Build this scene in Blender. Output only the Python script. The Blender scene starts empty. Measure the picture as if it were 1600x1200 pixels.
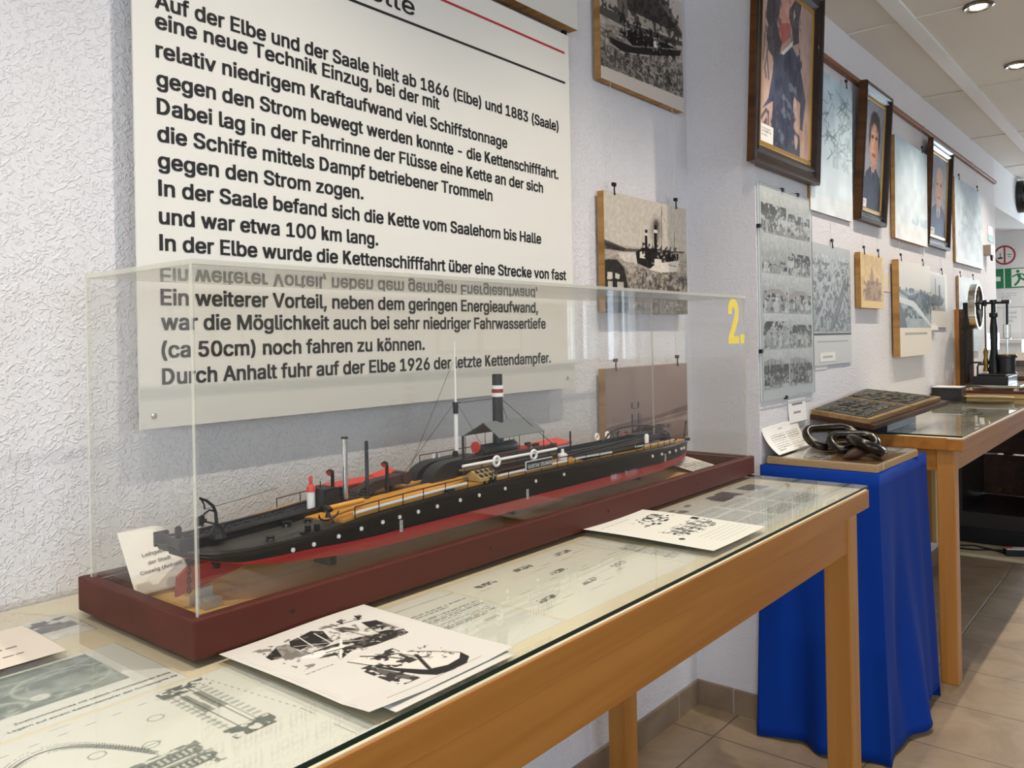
import bpy, bmesh, math, random
import numpy as np
from mathutils import Vector, Matrix
random.seed(4); RNG = np.random.RandomState(7)
SC = bpy.context.scene
COL = SC.collection

# ------------------------------------------------------------------ camera, world, lights, exposure
HFOC, YAW, ROLL, CAMH = 1284.187, 0.6908, -0.0193, 1.2307
F = Vector((math.cos(YAW), math.sin(YAW), 0)); R0 = Vector((math.sin(YAW), -math.cos(YAW), 0)); U0 = Vector((0, 0, 1))
R = math.cos(ROLL) * R0 + math.sin(ROLL) * U0
U = -math.sin(ROLL) * R0 + math.cos(ROLL) * U0
cam = bpy.data.cameras.new('camera'); camo = bpy.data.objects.new('camera', cam); COL.objects.link(camo)
cam.sensor_width = 36; cam.lens = HFOC / 1600 * 36; cam.shift_y = (530.52 - 600) / 1600; cam.clip_start = .02
M = Matrix(((R.x, U.x, -F.x, 0), (R.y, U.y, -F.y, -1.3), (R.z, U.z, -F.z, CAMH), (0, 0, 0, 1)))
camo.matrix_world = M; SC.camera = camo
VS = SC.view_settings
VS.view_transform = 'Standard'; VS.look = 'None'; VS.gamma = 1; VS.use_curve_mapping = False; VS.exposure = 0.0
SC.cycles.transparent_max_bounces = 24; SC.cycles.max_bounces = 10; SC.cycles.diffuse_bounces = 5
SC.cycles.caustics_reflective = False; SC.cycles.caustics_refractive = False
W = bpy.data.worlds.new('daylight'); SC.world = W; W.use_nodes = True
W.node_tree.nodes['Background'].inputs[0].default_value = (.78, .88, 1, 1); W.node_tree.nodes['Background'].inputs[1].default_value = 1.5

WINX = [(-.7, .6), (1.1, 2.3), (7.7, 8.45)]
for a, b in WINX:                                   # daylight coming in at the windows of the opposite wall
    l = bpy.data.lights.new('window_daylight', 'AREA'); l.shape = 'RECTANGLE'; l.size = b - a; l.size_y = 1.25
    l.energy = 30 if a < 5 else 12; l.color = (.70, .84, 1.0)
    o = bpy.data.objects.new('window_daylight', l); COL.objects.link(o)
    o.location = ((a + b) / 2, -4.75, 1.55); o.rotation_euler = (math.radians(90), 0, 0)
l = bpy.data.lights.new('window_daylight', 'AREA'); l.shape = 'RECTANGLE'; l.size = 1.3; l.size_y = 1.25; l.energy = 110; l.color = (.74, .88, 1.0)   # unseen window added in the end wall to brighten the far end
o = bpy.data.objects.new('window_daylight', l); COL.objects.link(o); o.location = (9.95, -1.35, 1.6); o.rotation_euler = (math.radians(90), 0, math.radians(90))
l = bpy.data.lights.new('window_daylight', 'AREA'); l.shape = 'RECTANGLE'; l.size = 2.2; l.size_y = 1.25; l.energy = 85; l.color = (.70, .84, 1.0)   # unseen window added in the back wall to light the step face
o = bpy.data.objects.new('window_daylight', l); COL.objects.link(o); o.location = (-3.1, -2.7, 1.6); o.rotation_euler = (math.radians(90), 0, math.radians(-90))
LAMPX = [-1.9, -1.0, -.1, .8, 1.7, 2.6, 3.5, 4.4, 5.3, 6.2, 7.1, 8.0]
for x in LAMPX:                                      # the row of ceiling spots
    l = bpy.data.lights.new('ceiling_spot', 'SPOT'); l.energy = 43; l.color = (1.0, .90, .76); l.spot_size = math.radians(122); l.spot_blend = .95; l.shadow_soft_size = .013
    o = bpy.data.objects.new('ceiling_spot', l); COL.objects.link(o); o.location = (x, -.70, 2.425)

# ------------------------------------------------------------------ materials
MATS = {}
def srgb(c):
    if isinstance(c, str):
        c = [int(c[i:i + 2], 16) / 255 for i in (0, 2, 4)]
    return tuple(((v / 12.92) if v <= .04045 else ((v + .055) / 1.055) ** 2.4) for v in c)
def mat(name, col, rough=.5, metal=0, spec=.5, bump=None, var=None, trans=0, emis=None, coat=0):
    """plain principled material; bump=(scale,strength,distance); var=(scale, amount) brightness mottling"""
    if name in MATS: return MATS[name]
    m = bpy.data.materials.new(name); m.use_nodes = True; nt = m.node_tree; b = nt.nodes['Principled BSDF']
    c = srgb(col); b.inputs['Base Color'].default_value = (*c, 1); b.inputs['Roughness'].default_value = rough
    b.inputs['Metallic'].default_value = metal; b.inputs['Specular IOR Level'].default_value = spec
    b.inputs['Coat Weight'].default_value = coat
    if emis: b.inputs['Emission Color'].default_value = (*srgb(emis[0]), 1); b.inputs['Emission Strength'].default_value = emis[1]
    tc = nt.nodes.new('ShaderNodeTexCoord')
    if var:
        n = nt.nodes.new('ShaderNodeTexNoise'); n.inputs['Scale'].default_value = var[0]; n.inputs['Detail'].default_value = 4
        mp = nt.nodes.new('ShaderNodeMapRange'); mp.inputs['To Min'].default_value = 1 - var[1]; mp.inputs['To Max'].default_value = 1 + var[1]
        mx = nt.nodes.new('ShaderNodeVectorMath'); mx.operation = 'SCALE'; mx.inputs[0].default_value = c
        nt.links.new(tc.outputs['Object'], n.inputs['Vector']); nt.links.new(n.outputs[0], mp.inputs['Value'])
        nt.links.new(mp.outputs[0], mx.inputs['Scale']); nt.links.new(mx.outputs[0], b.inputs['Base Color'])
    if bump:
        n = nt.nodes.new('ShaderNodeTexNoise'); n.inputs['Scale'].default_value = bump[0]; n.inputs['Detail'].default_value = 3
        bp = nt.nodes.new('ShaderNodeBump'); bp.inputs['Strength'].default_value = bump[1]; bp.inputs['Distance'].default_value = bump[2]
        nt.links.new(tc.outputs['Object'], n.inputs['Vector']); nt.links.new(n.outputs[0], bp.inputs['Height']); nt.links.new(bp.outputs[0], b.inputs['Normal'])
    MATS[name] = m; return m
def wood(name, c1, c2, axis='X', scale=30, rough=.45, stretch=.05, coat=0):
    m = mat(name, c1, rough, coat=coat, spec=.3); nt = m.node_tree; b = nt.nodes['Principled BSDF']
    tc = nt.nodes.new('ShaderNodeTexCoord'); mp = nt.nodes.new('ShaderNodeMapping')
    s = [1, 1, 1]; s['XYZ'.index(axis)] = stretch; mp.inputs['Scale'].default_value = s
    n = nt.nodes.new('ShaderNodeTexNoise'); n.inputs['Scale'].default_value = scale; n.inputs['Detail'].default_value = 5; n.inputs['Distortion'].default_value = .6
    r = nt.nodes.new('ShaderNodeValToRGB'); r.color_ramp.elements[0].color = (*srgb(c2), 1); r.color_ramp.elements[1].color = (*srgb(c1), 1)
    r.color_ramp.elements[0].position = .3; r.color_ramp.elements[1].position = .65
    nt.links.new(tc.outputs['Object'], mp.inputs[0]); nt.links.new(mp.outputs[0], n.inputs['Vector']); nt.links.new(n.outputs[0], r.inputs[0]); nt.links.new(r.outputs[0], b.inputs['Base Color'])
    return m
def clear(name, tint=(1, 1, 1), ior=1.49, haze=0.0, hazecol=(.8, .8, .72)):
    """clear pane: the two faces of a real slab each reflect by Fresnel and let the rest through"""
    m = bpy.data.materials.new(name); m.use_nodes = True; nt = m.node_tree; nt.nodes.clear()
    out = nt.nodes.new('ShaderNodeOutputMaterial'); tr = nt.nodes.new('ShaderNodeBsdfTransparent'); tr.inputs[0].default_value = (*tint, 1)
    gl = nt.nodes.new('ShaderNodeBsdfGlossy'); gl.inputs['Roughness'].default_value = 0.0
    geo = nt.nodes.new('ShaderNodeNewGeometry')
    dot = nt.nodes.new('ShaderNodeVectorMath'); dot.operation = 'DOT_PRODUCT'
    ab = nt.nodes.new('ShaderNodeMath'); ab.operation = 'ABSOLUTE'
    om = nt.nodes.new('ShaderNodeMath'); om.operation = 'SUBTRACT'; om.inputs[0].default_value = 1
    pw = nt.nodes.new('ShaderNodeMath'); pw.operation = 'POWER'; pw.inputs[1].default_value = 5
    f0 = ((ior - 1) / (ior + 1)) ** 2
    ma = nt.nodes.new('ShaderNodeMath'); ma.operation = 'MULTIPLY_ADD'; ma.inputs[1].default_value = 1 - f0; ma.inputs[2].default_value = f0
    mx = nt.nodes.new('ShaderNodeMixShader')
    L = nt.links.new
    L(geo.outputs['Incoming'], dot.inputs[0]); L(geo.outputs['Normal'], dot.inputs[1]); L(dot.outputs['Value'], ab.inputs[0])
    L(ab.outputs[0], om.inputs[1]); L(om.outputs[0], pw.inputs[0]); L(pw.outputs[0], ma.inputs[0]); L(ma.outputs[0], mx.inputs[0])
    L(tr.outputs[0], mx.inputs[1]); L(gl.outputs[0], mx.inputs[2]); last = mx
    if haze:
        df = nt.nodes.new('ShaderNodeBsdfDiffuse'); df.inputs[0].default_value = (*hazecol, 1); m2 = nt.nodes.new('ShaderNodeMixShader'); m2.inputs[0].default_value = haze
        L(mx.outputs[0], m2.inputs[1]); L(df.outputs[0], m2.inputs[2]); last = m2
    L(last.outputs[0], out.inputs[0]); MATS[name] = m; return m
def wallpaper(name, col):
    """woodchip paper: short raised slivers lying in two directions over a fine grain"""
    m = mat(name, col, .85, spec=.25); nt = m.node_tree; b = nt.nodes['Principled BSDF']; L = nt.links.new
    tc = nt.nodes.new('ShaderNodeTexCoord'); out = []
    for rot, sc, z in ((30, 160, .42), (-35, 175, .42), (75, 195, .5)):
        mp = nt.nodes.new('ShaderNodeMapping'); mp.vector_type = 'TEXTURE'; mp.inputs['Rotation'].default_value = (0, math.radians(rot), 0); mp.inputs['Scale'].default_value = (1 / z, 1, 1); mp.inputs['Location'].default_value = (rot, rot * .3, 0)
        n = nt.nodes.new('ShaderNodeTexNoise'); n.inputs['Scale'].default_value = sc; n.inputs['Detail'].default_value = 1.5; n.inputs['Distortion'].default_value = .5
        r = nt.nodes.new('ShaderNodeMapRange'); r.interpolation_type = 'SMOOTHSTEP'; r.inputs['From Min'].default_value = .56; r.inputs['From Max'].default_value = .70
        L(tc.outputs['Object'], mp.inputs[0]); L(mp.outputs[0], n.inputs['Vector']); L(n.outputs[0], r.inputs['Value']); out.append(r.outputs[0])
    m1 = nt.nodes.new('ShaderNodeMath'); m1.operation = 'MAXIMUM'; m2 = nt.nodes.new('ShaderNodeMath'); m2.operation = 'MAXIMUM'; L(out[0], m1.inputs[0]); L(out[1], m1.inputs[1]); L(m1.outputs[0], m2.inputs[0]); L(out[2], m2.inputs[1])
    n1 = nt.nodes.new('ShaderNodeTexNoise'); n1.inputs['Scale'].default_value = 160; n1.inputs['Detail'].default_value = 2; L(tc.outputs['Object'], n1.inputs['Vector'])
    ad = nt.nodes.new('ShaderNodeMath'); ad.operation = 'MULTIPLY_ADD'; ad.inputs[1].default_value = .45; L(n1.outputs[0], ad.inputs[0]); L(m2.outputs[0], ad.inputs[2])
    bp = nt.nodes.new('ShaderNodeBump'); bp.inputs['Strength'].default_value = .5; bp.inputs['Distance'].default_value = .0030
    L(ad.outputs[0], bp.inputs['Height']); L(bp.outputs[0], b.inputs['Normal'])
    return m
def tiles(name, c1, c2, grout, w, h, off=(0, 0)):
    m = mat(name, c1, .42); nt = m.node_tree; b = nt.nodes['Principled BSDF']; L = nt.links.new
    tc = nt.nodes.new('ShaderNodeTexCoord'); mp = nt.nodes.new('ShaderNodeMapping'); mp.inputs['Location'].default_value = (off[0], off[1], 0)
    br = nt.nodes.new('ShaderNodeTexBrick'); br.offset = 0; br.inputs['Scale'].default_value = 1; br.inputs['Brick Width'].default_value = w; br.inputs['Row Height'].default_value = h
    br.inputs['Mortar Size'].default_value = .0034; br.inputs['Mortar Smooth'].default_value = .4; br.inputs['Mortar'].default_value = (*srgb(grout), 1)
    n = nt.nodes.new('ShaderNodeTexNoise'); n.inputs['Scale'].default_value = 5; n.inputs['Detail'].default_value = 8; n.inputs['Roughness'].default_value = .65; n.inputs['Distortion'].default_value = .8
    r = nt.nodes.new('ShaderNodeValToRGB'); r.color_ramp.elements[0].color = (*srgb(c2), 1); r.color_ramp.elements[1].color = (*srgb(c1), 1); r.color_ramp.elements[0].position = .35; r.color_ramp.elements[1].position = .65
    bp = nt.nodes.new('ShaderNodeBump'); bp.inputs['Strength'].default_value = .4; bp.inputs['Distance'].default_value = .002; bp.invert = True
    L(tc.outputs['Object'], mp.inputs[0]); L(mp.outputs[0], br.inputs['Vector']); L(tc.outputs['Object'], n.inputs['Vector']); L(n.outputs[0], r.inputs[0])
    L(r.outputs[0], br.inputs['Color1']); L(r.outputs[0], br.inputs['Color2']); L(br.outputs['Color'], b.inputs['Base Color']); L(br.outputs['Fac'], bp.inputs['Height']); L(bp.outputs[0], b.inputs['Normal'])
    return m
def vcol(name, rough=.5, spec=.5, coat=0):
    m = mat(name, (1, 1, 1), rough, spec=spec, coat=coat); nt = m.node_tree
    a = nt.nodes.new('ShaderNodeAttribute'); a.attribute_name = 'Col'; nt.links.new(a.outputs['Color'], nt.nodes['Principled BSDF'].inputs['Base Color']); return m

WALL = wallpaper('woodchip_wallpaper', 'e1dee0')
BEECH = wood('beech', 'b07432', '9c6022', 'X', 26, .4); BEECHZ = wood('beech_upright', 'b87f40', 'a66c2c', 'Z', 26, .4)
EDGEWOOD = wood('board_edge', 'b58a52', '93682f', 'Z', 30, .6)
MAHOG = wood('mahogany_stain', '531f10', '43170b', 'X', 18, .5, coat=0)
PLY = wood('plywood', 'e6ba66', 'd3a04a', 'X', 22, .4, coat=.1)
DECK = wood('deck_planking', 'd39a45', 'b67c2c', 'X', 90, .45)
CREAM = mat('cream_board', 'e8dcbc', .7, var=(6, .03)); PAPER = mat('white_paper', 'f0ede6', .8); WHITE = mat('white_paint', 'ecebe8', .45)
BLACK = mat('black_paint', '0f0f11', .38); INK = mat('black_lettering', '121214', .55); IRON = mat('dark_iron', '26262a', .45, .6)
HULLB = mat('hull_black', '0e0f0e', .42, spec=.35, var=(30, .15)); HULLR = mat('hull_red', 'a8242a', .45); DECKG = mat('deck_grey', '3b3b39', .5, var=(25, .12))
RED = mat('signal_red', 'c63a32', .45); RUDR = mat('rudder_red', '8d1f1c', .45); BROWN = mat('deckhouse_brown', '32201c', .45); DKBR = mat('dark_brown_rail', '4a221c', .45)
GREYR = mat('canopy_grey', '62676a', .5); CHROME = mat('steel', 'c9c9c6', .18, 1); BRASS = mat('brass', '8a6a30', .35, 1); GREEN = mat('dark_green_metal', '141a18', .35, .3)
YELLOW = mat('yellow_film', 'f2d414', .5); LTWOOD = mat('pale_wood', 'b99c62', .5, var=(40, .06)); SILVER = mat('silver_pipe', 'd8d8d6', .2, .9)
PHOTO = vcol('photo_print', .6, .12); PRINT = vcol('paper_print', .8, .3); CANVAS = vcol('oil_canvas', .55, .2)
ACRYL = clear('acrylic', (.992, .992, .985), 1.49, .002, (.75, .74, .68)); ACEDGE = clear('acrylic_edge', (.97, .97, .93), 1.49, .5, (.74, .73, .63))
GLASS = clear('table_glass', (.99, .996, .99), 1.52); GLEDGE = mat('glass_edge', '0d2a24', .15)
GOLD = mat('gold_liner', 'b08a3a', .4, .6, bump=(200, .2, .001)); FRAMEW = wood('dark_frame_wood', '2a1912', '190d09', 'Z', 30, .35, coat=.2)
FRAMES = wood('frame_side_wood', '5c3a1c', '42260f', 'Z', 30, .4)

# ------------------------------------------------------------------ mesh builder
class MB:
    def __init__(s): s.v = []; s.f = []; s.m = []
    def add(s, vs, fs, mi=0):
        b = len(s.v); s.v += [tuple(p) for p in vs]; s.f += [tuple(b + i for i in f) for f in fs]; s.m += [mi] * len(fs); return s
    def box(s, a, b, mi=0, T=None, top=None):
        (x0, y0, z0), (x1, y1, z1) = a, b
        vs = [Vector(p) for p in ((x0, y0, z0), (x1, y0, z0), (x1, y1, z0), (x0, y1, z0), (x0, y0, z1), (x1, y0, z1), (x1, y1, z1), (x0, y1, z1))]
        if T: vs = [T @ p for p in vs]
        return s.add(vs, [(0, 3, 2, 1), (4, 5, 6, 7), (0, 1, 5, 4), (1, 2, 6, 5), (2, 3, 7, 6), (3, 0, 4, 7)], mi)
    def hexa(s, vs, mi=0):
        return s.add(vs, [(0, 3, 2, 1), (4, 5, 6, 7), (0, 1, 5, 4), (1, 2, 6, 5), (2, 3, 7, 6), (3, 0, 4, 7)], mi)
    def tube(s, pts, r, n=8, mi=0, closed=False, cap=True):
        pts = [Vector(p) for p in pts]; k = len(pts); rs = r if isinstance(r, (list, tuple)) else [r] * k
        rings = []; pn = None
        for i, p in enumerate(pts):
            if closed: t = pts[(i + 1) % k] - pts[i - 1]
            else: t = pts[min(i + 1, k - 1)] - pts[max(i - 1, 0)]
            t.normalize()
            if pn is None:
                a = Vector((0, 0, 1)) if abs(t.z) < .9 else Vector((1, 0, 0)); pn = t.cross(a).normalized()
            else: pn = (pn - t * pn.dot(t)).normalized()
            bn = t.cross(pn)
            rings.append([p + rs[i] * (math.cos(2 * math.pi * j / n) * pn + math.sin(2 * math.pi * j / n) * bn) for j in range(n)])
        vs = [q for g in rings for q in g]; fs = []
        for i in range(k if closed else k - 1):
            i2 = (i + 1) % k
            for j in range(n): fs.append((i * n + j, i2 * n + j, i2 * n + (j + 1) % n, i * n + (j + 1) % n))
        if cap and not closed: fs += [tuple(range(n - 1, -1, -1))[::-1][::-1], tuple((k - 1) * n + j for j in range(n))]
        return s.add(vs, fs, mi)
    def lathe(s, prof, c=(0, 0, 0), n=20, axis='Z', mi=0):
        vs = []; fs = []
        for (r, h) in prof:
            for j in range(n):
                a = 2 * math.pi * j / n; x, y = r * math.cos(a), r * math.sin(a)
                p = {'Z': (x, y, h), 'X': (h, x, y), 'Y': (x, h, y)}[axis]
                vs.append((p[0] + c[0], p[1] + c[1], p[2] + c[2]))
        for i in range(len(prof) - 1):
            for j in range(n): fs.append((i * n + j, i * n + (j + 1) % n, (i + 1) * n + (j + 1) % n, (i + 1) * n + j))
        fs.append(tuple(range(n))); fs.append(tuple((len(prof) - 1) * n + j for j in range(n)))
        return s.add(vs, fs, mi)
    def prism(s, poly, d0, d1, axis='Y', mi=0):
        """poly in the plane across `axis`, extruded d0..d1"""
        def P(u, v, d): return {'Y': (u, d, v), 'X': (d, u, v), 'Z': (u, v, d)}[axis]
        n = len(poly); vs = [P(u, v, d0) for u, v in poly] + [P(u, v, d1) for u, v in poly]
        fs = [tuple(range(n)), tuple(range(2 * n - 1, n - 1, -1))] + [(i, (i + 1) % n, n + (i + 1) % n, n + i) for i in range(n)]
        return s.add(vs, fs, mi)
    def mesh(s, name, mats, smooth=False, T=None):
        me = bpy.data.meshes.new(name); me.from_pydata(s.v, [], s.f)
        for m in (mats if isinstance(mats, (list, tuple)) else [mats]): me.materials.append(m)
        me.polygons.foreach_set('material_index', s.m)
        bm = bmesh.new(); bm.from_mesh(me); bmesh.ops.recalc_face_normals(bm, faces=bm.faces); bm.to_mesh(me); bm.free()
        if smooth:
            me.polygons.foreach_set('use_smooth', [True] * len(me.polygons)); me.set_sharp_from_angle(angle=math.radians(38))
        if T: me.transform(T)
        me.update(); return me
def obj(name, mb, mats, parent=None, T=None, bevel=0, smooth=False):
    me = mb.mesh(name, mats, smooth) if isinstance(mb, MB) else mb
    o = bpy.data.objects.new(name, me); COL.objects.link(o)
    if parent: o.parent = parent
    if T is not None: o.matrix_local = T
    if bevel:
        b = o.modifiers.new('edge', 'BEVEL'); b.width = bevel; b.segments = 2; b.limit_method = 'ANGLE'; b.angle_limit = math.radians(40)
    return o
def tag(o, label, cat, group=None):
    o['label'] = label; o['category'] = cat
    if group: o['group'] = group
    return o
def thing(name, label, cat, T=None, group=None):
    o = bpy.data.objects.new(name, None); o.empty_display_size = .05; COL.objects.link(o)
    if T is not None: o.matrix_world = T if isinstance(T, Matrix) else Matrix.Translation(T)
    return tag(o, label, cat, group)
def struct(o): o['kind'] = 'structure'; return o
def copy_tree(o, T=None, parent=None):
    c = o.copy(); COL.objects.link(c)
    if parent: c.parent = parent
    if T is not None: c.matrix_local = T
    for ch in list(o.children): copy_tree(ch, None, c)
    return c
def bx(a, b): return MB().box(a, b)
# frames: local X right, Y up, Z towards the viewer
def on_y(x, y, z, tilt=0):                # on a wall facing -Y
    return Matrix.Translation((x, y, z)) @ Matrix.Rotation(math.radians(90) + tilt, 4, 'X')
def on_x(x, y, z):                        # on a wall facing -X
    return Matrix.Translation((x, y, z)) @ Matrix(((0, 0, -1, 0), (-1, 0, 0, 0), (0, 1, 0, 0), (0, 0, 0, 1)))
def on_z(x, y, z, rot=0): return Matrix.Translation((x, y, z)) @ Matrix.Rotation(rot, 4, 'Z')

# ------------------------------------------------------------------ lettering
try: FONT = bpy.data.fonts.load(bpy.utils.system_resource('DATAFILES', path='fonts') + '/Inter.woff2')
except Exception: FONT = None
GLY = {}
def glyph(ch):
    """one letter as (vertices, faces, advance) in units of the font size"""
    if ch in GLY: return GLY[ch]
    def raw(t):
        cu = bpy.data.curves.new('t', 'FONT'); cu.body = t; cu.size = 1; cu.resolution_u = 3
        if FONT: cu.font = FONT
        to = bpy.data.objects.new('t', cu); COL.objects.link(to); me = bpy.data.meshes.new_from_object(to.evaluated_get(bpy.context.evaluated_depsgraph_get()))
        v = np.array([x.co[:2] for x in me.vertices]).reshape(-1, 2); f = [tuple(p.vertices) for p in me.polygons]
        bpy.data.objects.remove(to); bpy.data.curves.remove(cu); bpy.data.meshes.remove(me); return v, f
    H = raw('H')[0]; hw = H[:, 0].max() - H[:, 0].min(); cap = H[:, 1].max(); sb = H[:, 0].min(); adv = raw('H' + ch + 'H')[0][:, 0].max() - raw('HH')[0][:, 0].max()
    st = cap * .135
    if ch in 'Kk':                                   # drawn by hand: stem and two strokes
        xh = cap if ch == 'K' else cap * .745; w = cap * (.80 if ch == 'K' else .66); q = xh * .36
        v = [(sb, 0), (sb + st, 0), (sb + st, cap), (sb, cap), (sb + st, q), (sb + st, q + st * 1.5), (w, xh), (w - st * 1.35, xh), (w + st * .3, 0), (w - st * 1.2, 0), (sb + st * 1.7, q + st * .9), (sb + st * 2.5, q + st * 2.0)]
        f = [(0, 1, 2, 3), (4, 6, 7, 5), (9, 8, 11, 10)]
    elif ch == 'I': v = [(sb, 0), (sb + st, 0), (sb + st, cap), (sb, cap)]; f = [(0, 1, 2, 3)]; adv = 2 * sb + st
    elif ch == 'D':
        w = cap * .86; q = np.linspace(-math.pi / 2, math.pi / 2, 13); cx = w * .48
        o = [(cx + (w - cx) * math.cos(t), cap / 2 + cap / 2 * math.sin(t)) for t in q]; i = [(cx + (w - cx - st) * math.cos(t), cap / 2 + (cap / 2 - st * .9) * math.sin(t)) for t in q]
        v = [(sb, 0)] + o + [(sb, cap), (sb + st, st * .9)] + i + [(sb + st, cap - st * .9)]; n = 15; f = [(k, k + 1, n + k + 1, n + k) for k in range(14)] + [(14, 0, n, n + 14)]
    else: v, f = raw(ch)
    GLY[ch] = (np.array(v).reshape(-1, 2), f, adv); return GLY[ch]
def text(name, s, size, mt, T, parent=None, width=None, bold=0.0, spacing=1.0):
    V = []; Fc = []; y = 0
    for ln in s.split('\n'):
        x = 0
        for ch in ln:
            v, f, adv = glyph(ch)
            if len(v): b = sum(len(q) for q in V); V.append(v + (x, y)); Fc += [tuple(b + i for i in t) for t in f]
            x += adv
        y -= spacing
    co = np.concatenate(V); co[:, 0] -= co[:, 0].min(); sx = width / co[:, 0].max() if width else size
    co = np.stack([co[:, 0] * sx, co[:, 1] * size, np.zeros(len(co))], 1); n = len(co); vs = co; fs = list(Fc)
    if bold:                                         # heavier strokes: the outline repeated with small shifts
        q = bold * size * .9; al = [co]
        for k, (dx, dy) in enumerate(((-q, -q * .6), (q, -q * .6), (-q, q * .6), (q, q * .6))): al.append(co + (dx, dy, .00003 * (k + 1))); fs += [tuple(n * (k + 1) + i for i in t) for t in Fc]
        vs = np.concatenate(al)
    me = bpy.data.meshes.new(name); me.from_pydata(vs.tolist(), [], fs); me.materials.append(mt); me.update()
    o = bpy.data.objects.new(name, me); COL.objects.link(o)
    if parent: o.parent = parent
    o.matrix_local = T; return o

# ------------------------------------------------------------------ printed pictures: a raster kept as vertex colours on a fine flat sheet
def C(h): return np.array([int(h[i:i + 2], 16) / 255 for i in (0, 2, 4)])
def vnoise(h, w, cells, seed):
    r = np.random.RandomState(seed); gy, gx = max(2, int(cells * h / max(h, w)) + 2), max(2, int(cells * w / max(h, w)) + 2)
    g = r.rand(gy, gx); y = np.linspace(0, gy - 1.001, h); x = np.linspace(0, gx - 1.001, w); yi, xi = y.astype(int), x.astype(int); fy, fx = (y - yi)[:, None], (x - xi)[None]
    fy, fx = fy * fy * (3 - 2 * fy), fx * fx * (3 - 2 * fx)
    return g[yi][:, xi] * (1 - fy) * (1 - fx) + g[yi][:, xi + 1] * (1 - fy) * fx + g[yi + 1][:, xi] * fy * (1 - fx) + g[yi + 1][:, xi + 1] * fy * fx
class Pic:
    def __init__(s, w, h, bg='ffffff', asp=1.0):
        s.w, s.h = w, h; s.a = np.ones((h, w, 3)) * C(bg); s.U, s.V = np.meshgrid((np.arange(w)) / (w - 1), (np.arange(h)) / (h - 1)); s.asp = asp
    def mask(s, m, c, a=1.0):
        c = C(c) if isinstance(c, str) else np.array(c); m = (m * a)[..., None]; s.a = s.a * (1 - m) + c * m; return s
    def poly(s, pts, c, a=1.0):
        x, y = s.U, s.V; ins = np.zeros_like(x, bool); n = len(pts)
        for i in range(n):
            x1, y1 = pts[i]; x2, y2 = pts[i - 1]
            if y1 == y2: continue
            ins ^= ((y1 > y) != (y2 > y)) & (x < (x2 - x1) * (y - y1) / (y2 - y1) + x1)
        return s.mask(ins.astype(float), c, a)
    def rect(s, x0, y0, x1, y1, c, a=1.0): return s.mask(((s.U >= x0) & (s.U <= x1) & (s.V >= y0) & (s.V <= y1)).astype(float), c, a)
    def ell(s, cx, cy, rx, ry, c, a=1.0, soft=.15, ring=0):
        d = np.sqrt(((s.U - cx) / rx) ** 2 + ((s.V - cy) / ry) ** 2); m = np.clip((1 - d) / soft, 0, 1)
        if ring: m = np.clip(1 - np.abs(d - 1) / ring, 0, 1)
        return s.mask(m, c, a)
    def line(s, pts, wd, c, a=1.0):
        for (x1, y1), (x2, y2) in zip(pts, pts[1:]):
            dx, dy = x2 - x1, (y2 - y1) / s.asp; L2 = dx * dx + dy * dy + 1e-12
            t = np.clip(((s.U - x1) * dx + (s.V - y1) / s.asp * dy) / L2, 0, 1)
            d = np.hypot(s.U - x1 - t * dx, (s.V - y1) / s.asp - t * dy); s.mask(np.clip((wd - d) / wd * 2, 0, 1), c, a)
        return s
    def grad(s, c0, c1, y0=0, y1=1):
        t = np.clip((s.V - y0) / (y1 - y0), 0, 1)[..., None]; m = ((s.V >= y0) & (s.V <= y1))[..., None]; s.a = np.where(m, C(c0) * (1 - t) + C(c1) * t, s.a); return s
    def noise(s, cells, amt, seed=1, y0=-1, y1=2, x0=-1, x1=2, sy=1):
        n = vnoise(s.h, s.w, cells, seed)
        if sy != 1: n = vnoise(int(s.h * sy), s.w, cells, seed)[np.linspace(0, int(s.h * sy) - 1, s.h).astype(int)]
        m = ((s.V >= y0) & (s.V <= y1) & (s.U >= x0) & (s.U <= x1)); s.a = np.clip(s.a + (((n - .5) * 2 * amt) * m)[..., None], 0, 1); return s
    def blobs(s, x0, y0, x1, y1, c, cells, thr, seed=1, a=1.0):
        n = vnoise(s.h, s.w, cells, seed); n = .6 * n + .4 * vnoise(s.h, s.w, cells * 2.3, seed + 50)
        m = np.clip((n - thr) / .06, 0, 1) * ((s.V >= y0) & (s.V <= y1) & (s.U >= x0) & (s.U <= x1)); return s.mask(m, c, a)
    def words(s, x0, y0, x1, y1, rows, c='444444', a=.75, seed=1, fill=.6):
        r = np.random.RandomState(seed); p = (y1 - y0) / rows
        for k in range(rows):
            yb = y1 - (k + 1) * p; x = x0; end = x1 if k < rows - 1 else x0 + (x1 - x0) * r.uniform(.4, .9)
            while x < end:
                wl = r.uniform(.03, .11) * (x1 - x0) * 1.3; s.rect(x, yb + p * .25, min(x + wl, end), yb + p * (.25 + fill), c, a * r.uniform(.7, 1)); x += wl + .018 * (x1 - x0) * 1.3
        return s
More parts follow.
